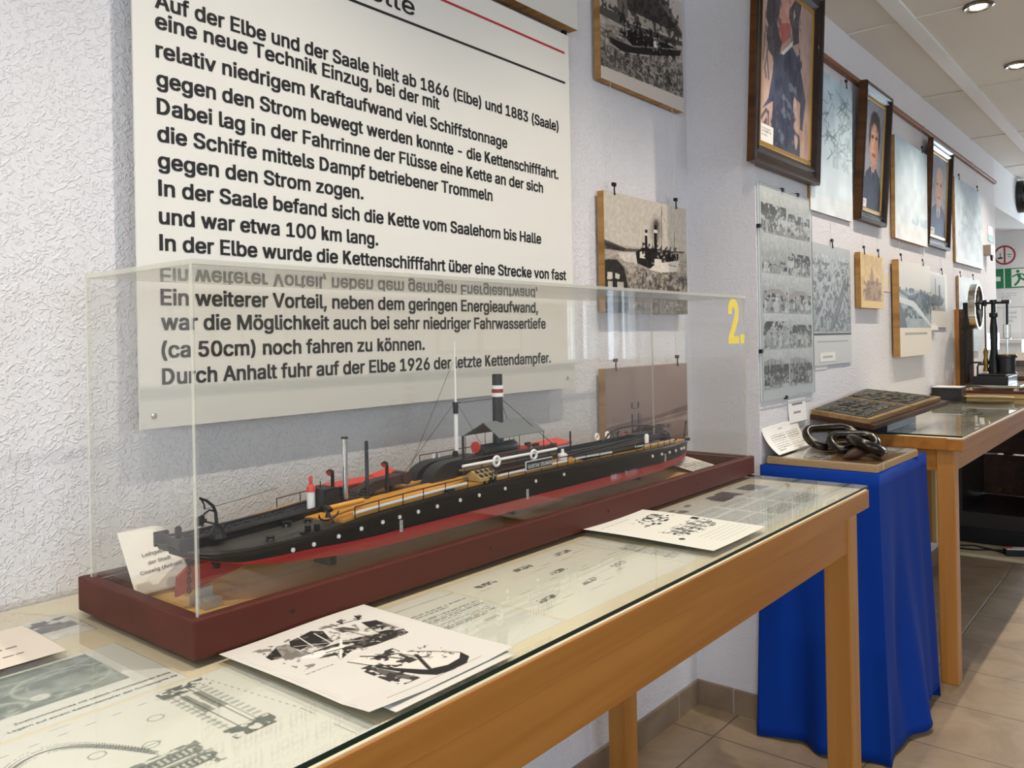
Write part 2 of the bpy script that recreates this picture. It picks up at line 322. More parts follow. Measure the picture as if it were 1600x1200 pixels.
def sheet(name, pic, w, h, mt, parent=None, T=None, bend=None, thick=0):
    nx, ny = pic.w, pic.h; me = bpy.data.meshes.new(name)
    X, Y = np.meshgrid(np.linspace(0, w, nx), np.linspace(0, h, ny)); Z = bend(X, Y) if bend is not None else np.zeros_like(X)
    if isinstance(Z, tuple): X, Y, Z = Z
    co = np.stack([X, Y, Z], -1).reshape(-1, 3).astype('f')
    i = np.arange(nx * ny).reshape(ny, nx); q = np.stack([i[:-1, :-1], i[:-1, 1:], i[1:, 1:], i[1:, :-1]], -1).reshape(-1)
    me.vertices.add(nx * ny); me.vertices.foreach_set('co', co.ravel()); nf = len(q) // 4
    me.loops.add(len(q)); me.loops.foreach_set('vertex_index', q.astype('i')); me.polygons.add(nf); me.polygons.foreach_set('loop_start', np.arange(0, len(q), 4, dtype='i'))
    try: me.polygons.foreach_set('loop_total', np.full(nf, 4, 'i'))
    except Exception: pass
    me.update(calc_edges=True); me.validate()
    a = np.clip(pic.a, 0, 1); lin = np.where(a <= .04045, a / 12.92, ((a + .055) / 1.055) ** 2.4)
    ca = me.color_attributes.new('Col', 'FLOAT_COLOR', 'POINT'); ca.data.foreach_set('color', np.concatenate([lin.reshape(-1, 3), np.ones((nx * ny, 1))], 1).astype('f').ravel())
    me.materials.append(mt); me.polygons.foreach_set('use_smooth', [True] * nf)
    o = bpy.data.objects.new(name, me); COL.objects.link(o)
    if parent: o.parent = parent
    if T is not None: o.matrix_local = T
    if thick: sm = o.modifiers.new('thickness', 'SOLIDIFY'); sm.thickness = thick; sm.offset = -1
    return o
Z0 = Matrix.Identity(4)
def at(x, y, z): return Matrix.Translation((x, y, z))

# ================================================================== the room
CEIL = 2.45; YB = -.2358; XS = 2.517; XE = 6.69; XN = 8.5
FLOORT = tiles('floor_tiles', 'a58f74', '8a755c', '675d51', .335, .415, (-2.327 + .335 * 9, .15 + .415 * 14))
BASET = tiles('base_tiles', '94806a', '7d6a56', 'a39a8c', .335, .6, (-2.367 + .335 * 9, 0))
CEILM = mat('ceiling_board', 'd9d3cb', .9, var=(1.5, .05)); LINT = mat('white_plaster', 'e6e6e8', .85, bump=(60, .3, .002))
struct(obj('floor', bx((-3, -4.7, -.1), (10, 1.6, 0)), FLOORT))
struct(obj('ceiling', bx((-3, -4.7, CEIL), (10, 1.6, CEIL + .1)), CEILM))
struct(obj('wall_left', bx((-3, 0, 0), (XS + .02, .15, CEIL)), WALL))
struct(obj('wall_step', bx((XS, YB, 0), (XE, .15, CEIL)), WALL))
struct(obj('wall_lintel', bx((XE, YB, 2.112), (9.8, .15, CEIL)), LINT))
struct(obj('wall_niche', bx((XN, YB, 0), (XN + .1, 1.5, 2.112)), LINT))
struct(obj('wall_niche_back', bx((XE - .1, 1.4, 0), (XN, 1.5, CEIL)), LINT))
struct(obj('wall_niche_side', bx((XE - .1, .15, 0), (XE, 1.4, CEIL)), LINT))
struct(obj('wall_niche_soffit', bx((XE, .15, 2.112), (XN, 1.4, 2.3)), LINT))
struct(obj('wall_far', MB().box((9.8, -4.7, 0), (9.9, -2.0, CEIL)).box((9.8, -.7, 0), (9.9, .15, CEIL)).box((9.8, -2.0, 0), (9.9, -.7, .97)).box((9.8, -2.0, 2.23), (9.9, -.7, CEIL)), LINT))
f = MB()
for p_, q_ in (((-2.0, .97), (-1.94, 2.23)), ((-.76, .97), (-.7, 2.23)), ((-2.0, .97), (-.7, 1.03)), ((-2.0, 2.17), (-.7, 2.23)), ((-1.39, .97), (-1.31, 2.23))): f.box((9.82, p_[0], p_[1]), (9.88, q_[0], q_[1]))
struct(obj('window_5', f, WHITE))  # frame of the unseen window added for daylight at the far end
struct(obj('wall_back', MB().box((-3, -4.7, 0), (-2.9, -3.8, CEIL)).box((-3, -1.6, 0), (-2.9, 0, CEIL)).box((-3, -3.8, 0), (-2.9, -1.6, .97)).box((-3, -3.8, 2.23), (-2.9, -1.6, CEIL)), LINT))
f = MB()
for p_, q_ in (((-3.8, .97), (-3.74, 2.23)), ((-1.66, .97), (-1.6, 2.23)), ((-3.8, .97), (-1.6, 1.03)), ((-3.8, 2.17), (-1.6, 2.23)), ((-2.74, .97), (-2.66, 2.23))): f.box((-2.98, p_[0], p_[1]), (-2.92, q_[0], q_[1]))
struct(obj('window_6', f, WHITE))  # frame of the unseen window added behind the camera to light the step
w = MB(); xs = [-3] + [q for ab in WINX for q in ab] + [9.9]
for k in range(0, len(xs), 2): w.box((xs[k], -4.7, 0), (xs[k + 1], -4.5, CEIL))
for a, b in WINX: w.box((a, -4.7, 0), (b, -4.5, .92)); w.box((a, -4.7, 2.18), (b, -4.5, CEIL))
struct(obj('wall_right', w, LINT))
for k, (a, b) in enumerate(WINX):
    f = MB(); c = (a + b) / 2
    for (p, q) in (((a, .92), (a + .06, 2.18)), ((b - .06, .92), (b, 2.18)), ((a, .92), (b, .98)), ((a, 2.12), (b, 2.18)), ((c - .04, .92), (c + .04, 2.18))): f.box((p[0], -4.64, p[1]), (q[0], -4.57, q[1]))
    wo = struct(obj('window_%d' % (k + 1), f, WHITE)); obj('pane', bx((a + .05, -4.61, .97), (b - .05, -4.6, 2.13)), GLASS, wo)
# tile skirting
bbm = MB(); bbm.box((-3, -.012, 0), (XS, 0, .078)); struct(obj('baseboard_left', bbm, BASET))
BASET2 = tiles('base_tiles_step', '94806a', '7d6a56', 'a39a8c', .6, .335, (0, .135 + .335 * 6))
struct(obj('baseboard_step', bx((XS - .012, YB - .012, 0), (XS, -.012, .078)), BASET2))
struct(obj('baseboard_far', bx((XS - .012, YB - .012, 0), (XE, YB, .078)), BASET))
# ceiling: one lowered white batten along the room and shallow cross joints
struct(obj('trim_1', bx((-3, -.495, CEIL - .012), (9.8, -.435, CEIL)), LINT))
for k, x in enumerate((-1.6, -.3, 1.0, 2.25, 3.47, 4.69, 5.9, 7.1, 8.3)): struct(obj('trim_%d' % (k + 2), bx((x, -4.5, CEIL - .004), (x + .06, YB, CEIL)), CEILM))

# ------------------------------------------------------------------ ceiling lamps
def lamp(x, label):
    t = thing('ceiling_lamp', label, 'lamp', at(x, -.703, CEIL - .001), 'spot lamps in a row along the ceiling')
    obj('ring', MB().lathe([(.052, 0), (.054, -.006), (.046, -.012), (.036, -.008), (.034, 0)], n=28), mat('lamp_ring', '8a8884', .25, 1), t, smooth=True)
    obj('bulb', MB().lathe([(.034, -.001), (.030, -.003), (.022, -.010), (.008, -.016)], n=20), mat('lamp_glow', 'fff4dd', .3, emis=('fff2d8', 5)), t, smooth=True)
    return t
for x in LAMPX:
    if x in (3.5, 4.4): lamp(x, 'round chrome ceiling spot lamp ' + ('nearest the top edge of the photo' if x == 3.5 else 'cut by the right edge of the photo'))
    else: lamp(x, 'round chrome spot lamp of the ceiling row that lies outside the photo')['group'] = 'spot lamps outside the photo'

# ================================================================== big lettered board
SB = thing('info_board', 'large white board of black German text on the chain shipping', 'sign', on_y(.612, -.045, 1.102))
BW, BH = 1.775 - .612, 2.028 - 1.102
obj('panel', bx((0, 0, -.004), (BW, BH, 0)), mat('board_white', 'e4e0d8', .42, var=(3, .015)), SB)
for (x, z) in ((.022, .020), (BW - .033, .026), (.025, BH - .02), (BW - .035, BH - .02)): obj('spacer', MB().lathe([(.006, -.0435), (.006, -.004)], (x, z, 0), 10), CHROME, SB)
for (x, z) in ((.022, .020), (BW - .033, .026)): obj('screw', MB().lathe([(.0045, 0), (.0045, .0015), (.002, .002)], (x, z, 0), 12), SILVER, SB)
LINES = [(1.722, 1.767, 'Auf der Elbe und der Saale hielt ab 1866 (Elbe) und 1883 (Saale)'), (1.284, 1.7345, 'eine neue Technik Einzug, bei der mit'),
 (1.513, 1.6885, 'relativ niedrigem Kraftaufwand viel Schiffstonnage'), (1.717, 1.6425, 'gegen den Strom bewegt werden konnte - die Kettenschifffahrt.'),
 (1.651, 1.599, 'Dabei lag in der Fahrrinne der Flüsse eine Kette an der sich'), (1.455, 1.5555, 'die Schiffe mittels Dampf betriebener Trommeln'),
 (1.065, 1.513, 'gegen den Strom zogen.'), (1.639, 1.4695, 'In der Saale befand sich die Kette vom Saalehorn bis Halle'),
 (1.101, 1.425, 'und war etwa 100 km lang.'), (1.743, 1.383, 'In der Elbe wurde die Kettenschifffahrt über eine Strecke von fast'),
 (1.62, 1.2965, 'Ein weiterer Vorteil, neben dem geringen Energieaufwand,'), (1.651, 1.257, 'war die Möglichkeit auch bei sehr niedriger Fahrwassertiefe'),
 (1.225, 1.213, '(ca 50cm) noch fahren zu können.'), (1.669, 1.1705, 'Durch Anhalt fuhr auf der Elbe 1926 der letzte Kettendampfer.')]
for xe, z, s in LINES: text('text_line', s, .0485, INK, at(.649 - .612, z - 1.102, .0006), SB, width=xe - .649, bold=.026)
text('heading', 'Kette', .072, INK, at(1.045 - .612, 1.9175 - 1.102, .0006), SB, width=.17, bold=.012)
obj('red_rule', bx((.03, 1.9785 - 1.102 - .003, .0003), (1.756 - .612, 1.9785 - 1.102 + .0025, .0007)), mat('rule_red', 'b0202a', .5), SB)
obj('black_rule', bx((.03, 1.900 - 1.102 - .003, .0003), (1.756 - .612, 1.900 - 1.102 + .0025, .0007)), INK, SB)

# ================================================================== front table with glass top
ZT = .8699
def table(name, label, x0, x1, yf, yb, lx=.085, ly=.001):
    t = thing(name, label, 'table', at(x0, 0, 0)); L = x1 - x0
    xi = .145                                            # overhang of the top beyond the legs
    obj('top_frame', MB().box((0, yf, .818), (L, yf + .05, .8570)).box((0, yb - .03, .818), (L, yb, .8570)).box((0, yf + .05, .818), (.05, yb - .03, .8570)).box((L - .05, yf + .05, .818), (L, yb - .03, .8570)).box((0, yf + .05, .855), (.004, yb - .03, .8608)).box((L - .004, yf + .05, .855), (L, yb - .03, .8608)).box((0, yf, .855), (L, yf + .003, .8596)), BEECH, t, bevel=.002)
    ax_ = lx + .004
    obj('apron', MB().box((ax_, yf + ly + .003, .742), (L - xi, yf + ly + .029, .818)).box((ax_, yb - .08, .742), (L - xi, yb - .06, .818)).box((ax_, yf + ly + .029, .742), (ax_ + .025, yb - .08, .818)).box((L - xi - .03, yf + ly + .029, .742), (L - xi, yb - .08, .818)), BEECH, t)
    obj('top_panel', bx((.004, yf + .003, .8571), (L - .004, yb - .003, .8608)), CREAM, t)
    g = MB().box((.001, yf + .002, .8640), (L - .001, yb - .002, ZT)); g.m = [0, 0, 1, 1, 0, 1]
    obj('glass_top', g, [GLASS, GLEDGE], t)
    for x in (lx, L - xi - .002):
        for y in (yf + ly, yb - .06 - .056):
            obj('leg', bx((x, y, 0), (x + .058, y + .058, .818)), BEECHZ, t, bevel=.003)
    return t
table('display_table', 'long beech table with glass top carrying the ship model, nearest the camera', -.75, 2.028, -.7077, -.0008)
t2 = table('display_table', 'long beech table with glass top holding the steam engine, behind the blue pedestal', 3.145, 6.6, -.692, YB - .004, .018, .030)
obj('side_board', MB().box((.455, -.488, .385), (.475, YB - .02, .8175)).box((.455, -.503, .385), (.475, -.488, .8175), 1), [BEECHZ, LTWOOD], t2)

# ------------------------------------------------------------------ ship display case
CX0, CX1, CYF, CYB, CZ = .4967, 2.0274, -.412, -.1305, 1.3315
BX0, BX1, BYF, BYB, BZ0, BZ1 = .4866, 2.045, -.4195, -.1143, .8702, .9165
DC = thing('display_case', 'long clear acrylic showcase on a mahogany-stained base, over the ship model', 'display case', at(BX0, BYF, BZ0))
def dc(p): return (p[0] - BX0, p[1] - BYF, p[2] - BZ0)
th = .019
fr = MB(); oc = [(BX0, BYF), (BX1, BYF), (BX1, BYB), (BX0, BYB)]; ic = [(BX0 + th, BYF + th), (BX1 - th, BYF + th), (BX1 - th, BYB - th), (BX0 + th, BYB - th)]
fr.v = [dc((x, y, z)) for z in (BZ0, BZ1) for x, y in oc + ic]; fr.f = []
for k in range(4):
    j = (k + 1) % 4; fr.f += [(k, j, 8 + j, 8 + k), (4 + j, 4 + k, 12 + k, 12 + j), (8 + k, 8 + j, 12 + j, 12 + k), (j, k, 4 + k, 4 + j)]
fr.m = [0] * 16; obj('base_frame', fr, MAHOG, DC, bevel=.0022)
FZ = .884
obj('floor_panel', bx(dc((BX0 + th, BYF + th, BZ0)), dc((BX1 - th, BYB - th, FZ))), PLY, DC)
pt = .006
def pane(a, b, axis, nm):
    m = MB().box(dc(a), dc(b)); e = {'Z': [0, 0, 1, 1, 1, 1], 'Y': [1, 1, 0, 1, 0, 1], 'X': [1, 1, 1, 0, 1, 0]}[axis]; m.m = e
    return obj(nm, m, [ACRYL, ACEDGE], DC)
zb = BZ1 - .004
pane((CX0, CYF, zb), (CX1, CYF + pt, CZ - pt), 'Y', 'front_pane'); pane((CX0, CYB - pt, zb), (CX1, CYB, CZ - pt), 'Y', 'back_pane')
pane((CX0, CYF + pt, zb), (CX0 + pt, CYB - pt, CZ - pt), 'X', 'end_pane'); pane((CX1 - pt, CYF + pt, zb), (CX1, CYB - pt, CZ - pt), 'X', 'end_pane')
pane((CX0, CYF, CZ - pt), (CX1, CYB, CZ), 'Z', 'top_pane')
num = text('number', '2.', .205, YELLOW, on_y(1.925 - BX0, CYF - .0004 - BYF, 1.213 - BZ0), DC, width=.083, bold=.03); num['label'] = 'yellow numeral 2 stuck on the front pane'
for x in (.62, 1.0, 1.35, 1.72, 1.96): obj('screw', MB().lathe([(.003, -.0005), (.002, .0001)], dc((x, BYF, .893)), 8, 'Y'), mat('dark_hole', '1f0e0a', .8), DC)

# ================================================================== ship model
YC = -.252
S = thing('ship_model', 'black and red model of a chain-towing steamer with yellow decks, inside the acrylic case', 'model ship', at(.555, YC, FZ))
def part(name, mb, mt, smooth=False, parent=None, bevel=0):
    me = mb.mesh(name, mt, smooth); me.transform(at(-.555, -YC, -FZ)); o = bpy.data.objects.new(name, me); COL.objects.link(o); o.parent = parent or S
    if bevel: b = o.modifiers.new('edge', 'BEVEL'); b.width = bevel; b.segments = 2; b.limit_method = 'ANGLE'
    return o
KX = [.556, .58, .62, .66, .72, .79, .86, .98, 1.16, 1.36, 1.6, 1.72, 1.80, 1.88, 1.94, 1.975, 1.993]
KZ = [.957, .955, .956, .9575, .960, .9655, .969, .973, .9755, .9755, .971, .967, .963, .959, .9545, .952, .951]
KH = [.020, .052, .075, .084, .089, .09, .09, .09, .09, .09, .089, .080, .065, .045, .024, .010, .0025]
KB = [.951, .945, .936, .930, .924, .918, .9155, .9155, .9155, .9155, .9145, .914, .913, .913, .914, .920, .940]
def zd(x): return float(np.interp(x, KX, KZ))
def hb(x): return float(np.interp(x, KX, KH))
xs = np.unique(np.concatenate([np.linspace(.556, .74, 16), np.linspace(.74, 1.7, 24), np.linspace(1.7, 1.993, 22)]))
hm = MB(); rows = []
for x in xs:
    b = float(np.interp(x, KX, KB)); z = zd(x); H = hb(x); zw = max(float(np.interp(x, [.7, .8, 1.6, 1.85, 2], [.941, .9365, .9355, .928, .926])), b + .001); zw = min(zw, z - .004)
    prof = [(H, z), (H * 1.012, z - .0035), (H * .995, z - .009 if z - .009 > zw else (z + zw) / 2), (H * .985, zw), (H * .975, b + .3 * (zw - b)), (H * .955, b + .04 * (zw - b)), (H * .93, b), (0, b)]
    ring = [(x, YC - w, zz) for w, zz in prof] + [(x, YC + w, zz) for w, zz in prof[-2::-1]]; rows.append(ring)
n = len(rows[0]); vs = [p for r in rows for p in r]; fs = []; mi = []
for i in range(len(rows) - 1):
    for j in range(n - 1):
        fs.append((i * n + j, i * n + j + 1, (i + 1) * n + j + 1, (i + 1) * n + j)); k = j if j < 7 else n - 2 - j; mi.append(0 if k < 3 else 1)
hm.add(vs, fs); hm.m = mi; hm.add([p for p in rows[0]], [tuple(range(n))], 0); hm.add([p for p in rows[-1]], [tuple(range(n))], 0)
part('hull', hm, [HULLB, HULLR], True)
dm = MB(); dv = []; df = []
for x in xs:
    for t_ in (-1, -.55, 0, .55, 1): dv.append((x, YC + t_ * hb(x) * .985, zd(x) + .0045 * (1 - t_ * t_) - .0005))
for i in range(len(xs) - 1):
    for j in range(4): df.append((i * 5 + j, i * 5 + j + 1, (i + 1) * 5 + j + 1, (i + 1) * 5 + j))
dm.add(dv, df); part('deck', dm, DECKG, True)
for sgn in (-1, 1): part('gunwale', MB().tube([(x, YC + sgn * hb(x), zd(x) + .0005) for x in xs], .0032, 6), BLACK, True)
def strip(x0, x1, ya, yb_, dz0, dz1, tip=0):
    m = MB(); X = np.linspace(x0, x1, 22); v = []
    for k, x in enumerate(X):
        e = tip if k == 0 else 0
        lo, hi = max(ya, YC - hb(x) * .88), min(yb_, YC + hb(x) * .88)
        if lo > hi: lo = hi = YC
        for y, s_ in ((lo, 0), (hi, 1)):
            for d in (dz0, dz1): v.append((x + (e if s_ == 0 else 0), y, zd(x) + d))
    f = []
    for k in range(len(X) - 1):
        a, b = k * 4, k * 4 + 4; f += [(a + 1, a + 3, b + 3, b + 1), (a, b, b + 2, a + 2), (a, a + 1, b + 1, b), (a + 2, b + 2, b + 3, a + 3)]
    f += [(0, 2, 3, 1), (b, b + 1, b + 3, b + 2)]; return m.add(v, f)
part('deck_planking', strip(.752, 1.955, YC - .081, YC - .004, .002, .0065, .022), DECK)
part('deck_planking', strip(.722, 1.955, YC + .020, YC + .082, .002, .0065), DECK)
# chain trough at the fore end, with end roller
tm = strip(.557, .86, YC - .012, YC + .040, .0, .0125); part('chain_trough', tm, BLACK)
part('trough_edge', MB().tube([(x, YC - .012, zd(x) + .014) for x in np.linspace(.56, .86, 10)], .0022, 6).tube([(x, YC + .040, zd(x) + .014) for x in np.linspace(.56, .86, 10)], .0022, 6), BLACK)
def chainlinks(m, pts, pitch, r, wr):
    pts = [Vector(p) for p in pts]; k = 0
    for a, b in zip(pts, pts[1:]):
        L = (b - a).length; nn = max(1, int(L / pitch)); d = (b - a).normalized()
        s_ = d.cross(Vector((0, 0, 1))).normalized(); u_ = s_.cross(d)
        for i in range(nn):
            c = a + d * (i + .5) * L / nn; ax = s_ if k % 2 == 0 else u_; k += 1
            m.tube([c + d * (pitch * .72) * math.cos(q) + ax * r * math.sin(q) for q in np.linspace(0, 2 * math.pi, 9)[:-1]], wr, 4, closed=True)
    return m
cm = chainlinks(MB(), [(.575, YC + .010, .972), (.64, YC + .010, .973), (.80, YC + .012, .982), (.87, YC + .010, .989)], .0055, .0022, .0009); part('tow_chain', cm, IRON)
em = MB().box((.556, YC - .022, .953), (.576, YC + .050, .964)).lathe([(.009, -.024), (.006, .0), (.006, .02), (.009, .044)], (.556, YC, .968), 14, 'Y').box((.560, YC - .018, .964), (.574, YC - .012, .980)).lathe([(.004, .970), (.005, .984), (.003, .987)], (.566, YC + .012, 0), 8)
em.box((.550, YC - .026, .957), (.570, YC - .020, .977)).box((.550, YC + .044, .957), (.570, YC + .050, .977)); part('fairlead_roller', em, IRON, bevel=.001)
part('hanging_chain', chainlinks(MB(), [(.557, YC - .030, .951), (.556, YC - .032, .908)], .006, .0022, .0009), IRON)
# rudder box
rm = MB().prism([(.540, .905), (.542, .930), (.556, .940), (.585, .9415), (.592, .936), (.600, .936), (.607, .9415), (.640, .931), (.642, .926), (.63, .922)], YC - .030, YC - .024)
part('rudder', rm, RUDR); part('rudder_stock', MB().lathe([(.006, .93), (.006, .952)], (.597, YC - .027, 0), 10), HULLB)
for sx in (.80, 1.25, 1.72): part('cradle', MB().box((sx, YC - .012, FZ + .0003), (sx + .012, YC + .03, .9165)), BROWN)
part('support_block', MB().box((.568, YC - .05, FZ + .0003), (.592, YC - .01, FZ + .012)).box((.571, YC - .032, FZ + .01), (.589, YC - .022, .909)), mat('grey_block', '9a9894', .4))
# bow davit
dvm = MB().tube([(.606, YC - .018, .972), (.604, YC - .018, 1.003), (.600, YC - .019, 1.012), (.590, YC - .02, 1.021), (.580, YC - .02, 1.026)], [.0028, .0024, .0022, .002, .0018], 8)
dvm.tube([(.603, YC - .018, 1.004), (.594, YC - .02, 1.008), (.586, YC - .02, 1.004), (.584, YC - .02, .998)], .0014, 6).tube([(.581, YC - .02, 1.026), (.586, YC - .02, 1.017), (.587, YC - .02, 1.010)], .0012, 6)
dvm.lathe([(.013, .968), (.011, .974), (.004, .986)], (.606, YC - .018, 0), 8); part('davit', dvm, BLACK)
an = MB().lathe([(.006, -.003), (.007, 0), (.006, .003)], (.579, YC - .022, .996), 10, 'Y')
for q in range(5): a = q * 1.257; an.tube([(.579, YC - .022, .996), (.579 + .008 * math.cos(a), YC - .024, .996 + .008 * math.sin(a))], .0022, 6)
part('davit_tackle', an.tube([(.583, YC - .022, .995), (.606, YC - .024, .986)], .0015, 6), BLACK)
part('slack_chain', chainlinks(MB(), [(.604, YC - .024, .987), (.614, YC - .024, .981), (.625, YC - .022, .980), (.64, YC - .01, .979)], .005, .002, .0008), IRON)
part('rope', MB().tube([(.587, YC - .02, 1.010), (.68, YC + .02, 1.008), (.775, YC + .085, 1.001)], .0004, 4), IRON)
for x, y, r, hgt in ((.655, YC + .03, .006, .012), (.668, YC + .034, .006, .012), (.66, YC - .062, .006, .008), (.715, YC - .022, .007, .011), (.745, YC - .032, .006, .008), (.64, YC - .055, .0, 0), (.99, YC - .083, .006, .007), (1.0, YC - .083, .006, .007), (1.10, YC - .082, .004, .012), (1.112, YC - .082, .004, .012)):
    if r: part('bollard', MB().lathe([(r, zd(x)), (r * .8, zd(x) + hgt * .7), (r * 1.15, zd(x) + hgt)], (x, y, 0), 10), BLACK, True)
part('cleat', MB().box((.71, YC - .078, .961), (.716, YC - .072, .972)).box((.722, YC - .083, .961), (.728, YC - .077, .972)).box((.703, YC - .086, .960), (.733, YC - .070, .9635)), BLACK)
# anchor on the plank tip
ax, ay, az = .756, YC - .074, .972
am = MB().tube([(ax, ay - .006, az - .004), (ax + .002, ay + .016, az + .012)], .0016, 6).tube([(ax + .018 * math.cos(q), ay + .006 + .003 * math.sin(q), az + .010 - .012 * math.sin(q)) for q in np.linspace(0, math.pi, 12)], [.0006] + [.0013] * 10 + [.0006], 6).tube([(ax, ay, az + .014), (ax + .001, ay + .016, az + .017)], .003, 8)
part('anchor', am, BLACK)
part('capstan', MB().lathe([(.005, .968), (.003, .976), (.006, .984)], (.772, YC - .045, 0), 10), BLACK, True)
part('spar', MB().tube([(.770, YC - .052, .984), (.835, YC - .05, .985)], .0042, 10), DECK, True)
# portholes and draught marks
for px in (.679, .712, .755, .797, .839, .874, .914, .957, 1.012, 1.06, 1.13, 1.22, 1.31): part('porthole', MB().lathe([(.0031, -.0012), (.0031, .0004), (.0018, .0008)], (px, YC - hb(px) * 1.004 - .0006, zd(px) - .0125), 14, 'Y'), WHITE, True)
for px in (1.665, 1.715, 1.77, 1.82, 1.875, 1.91): part('porthole', MB().lathe([(.0036, -.002), (.0036, .0008), (.002, .0012)], (px, YC - hb(px) * 1.004 - .0008, zd(px) - .0135), 14, 'Y'), WHITE, True)
for px in (.878, 1.196, 1.742):
    m = MB().box((px - .003, YC - hb(px) * .99 - .0012, .933), (px + .003, YC - hb(px) * .99 - .0002, .951)); o = part('draught_mark', m, mat('draught_white', 'c9c9c2', .6)); me = o.data
    text('digits', '2\n1', .0095, INK, at(px - .0018 - .555, -hb(px) * .99 - .0016, .944 - FZ) @ Matrix.Rotation(math.radians(90), 4, 'X'), o, bold=.01, spacing=.9)
# railings
def rail(xsp, yf_, hgt, topm, white=None, nm='railing'):
    tp = [(x, yf_(x), zd(x) + hgt) for x in xsp]; o = part(nm, MB().tube(tp, .0011, 5), topm)
    for x in xsp: part('post', MB().tube([(x, yf_(x), zd(x)), (x, yf_(x), zd(x) + hgt)], .0009, 5), BLACK, parent=o)
    if white: part('white_pipe', MB().tube([(x, yf_(x) + .002, zd(x) + white) for x in xsp], .0024, 8), WHITE, True, parent=o)
yn = lambda x: max(YC - .083, YC - hb(x) * .93); yf2 = lambda x: YC + .083
rail([.792, .839, .889, .934, .985, 1.04], yn, .020, DKBR, .0105)
rail([1.105, 1.15, 1.20, 1.25, 1.30, 1.335], yn, .020, DKBR, .0105)
rail([.77, .815, .86, .90, .95, 1.0], yf2, .020, DKBR)
rail([1.36, 1.40, 1.45, 1.50], yn, .016, BLACK, .011); rail([1.60, 1.635, 1.67, 1.71, 1.75, 1.79, 1.83], yn, .016, BLACK, .0135)
# fore superstructure
fl = part('bell_post', MB().lathe([(.0065, .97), (.0065, 1.004)], (.778, YC + .004, 0), 14), WHITE, True); part('red_cap', MB().lathe([(.0075, 1.002), (.0065, 1.009), (.0026, 1.013), (.003, 1.024), (.001, 1.027)], (.778, YC + .004, 0), 12), RED, True, fl)
part('winch_house', MB().box((.784, YC - .020, .97), (.812, YC + .02, 1.006)).lathe([(.013, -.02), (.013, .02)], (.797, YC - .002, .990), 14, 'Y').tube([(.793, YC, 1.006), (.79, YC - .004, 1.017)], .001, 5), BLACK, bevel=.001)
def vent(x, y, z0, z1, r=.0036):
    o = part('ventilator', MB().tube([(x, y, z0), (x, y, z1 - .006), (x - .002, y - .001, z1 - .001), (x - .006, y - .002, z1), (x - .009, y - .003, z1 - .002)], [r * .8, r * .8, r, r * 1.3, r * 1.6], 10), BLACK, True); part('mouth', MB().tube([(x - .0092, y - .003, z1 - .0021), (x - .0098, y - .0032, z1 - .0025)], r * 1.2, 10), RED, parent=o)
vent(.812, YC - .006, .97, 1.030); vent(.925, YC - .006, .98, 1.028)
part('bow_cabin', MB().box((.850, YC + .046, .97), (.945, YC + .072, .991)), [mat('cabin_grey', '8f8f8c', .5)]); 
rf = MB().hexa([(.842, YC + .040, .991), (.955, YC + .040, .991), (.955, YC + .078, .991), (.842, YC + .078, .991), (.842, YC + .040, .9935), (.955, YC + .040, .9935), (.955, YC + .078, .995), (.842, YC + .078, .995)])
part('cabin_roof', rf, RED); part('awning', MB().hexa([(.955, YC + .050, .992), (.998, YC + .052, .999), (.998, YC + .072, 1.001), (.955, YC + .074, .994), (.955, YC + .050, .994), (.998, YC + .052, 1.001), (.998, YC + .072, 1.005), (.955, YC + .074, .997)]), RED)
sp_ = part('steam_pipe', MB().lathe([(.0040, .985), (.0040, 1.072), (.0046, 1.0795)], (.829, YC - .016, 0), 14), SILVER, True)
part('cap', MB().lathe([(.0056, 1.0795), (.0056, 1.0825)], (.829, YC - .016, 0), 14), BLACK, parent=sp_); part('waste_pipe', MB().tube([(.826, YC - .022, .985), (.8255, YC - .022, 1.06), (.827, YC - .019, 1.071)], .0011, 6), SILVER, parent=sp_)
part('pole', MB().lathe([(.0032, .975), (.0030, 1.068), (.002, 1.070)], (.880, YC - .008, 0), 10), BLACK, True); part('pole', MB().lathe([(.0026, .985), (.0024, 1.055)], (1.108, YC - .01, 0), 10), BLACK, True)
cg = MB().prism([(.862, .982), (.868, .986), (.905, .9995), (.975, 1.003), (.984, .994), (.978, .986), (.925, .986), (.872, .978)], YC + .002, YC + .026); cg.box((.90, YC + .004, .97), (.906, YC + .024, .99)).box((.945, YC + .004, .97), (.951, YC + .024, .99)).lathe([(.011, -.002), (.011, .030)], (.976, YC, .995), 12, 'Y')
part('chain_guide', cg, BROWN, bevel=.001)
ld = MB().tube([(.858, YC + .000, .975), (.878, YC - .002, .995)], .0012, 5).tube([(.872, YC - .010, .972), (.890, YC - .012, .990)], .0012, 5)
for q in np.linspace(.15, .9, 5): ld.tube([(.858 + .020 * q, YC - .002 * q, .975 + .020 * q), (.872 + .018 * q, YC - .010 - .002 * q, .972 + .018 * q)], .001, 5)
part('ladder', ld, BLACK)
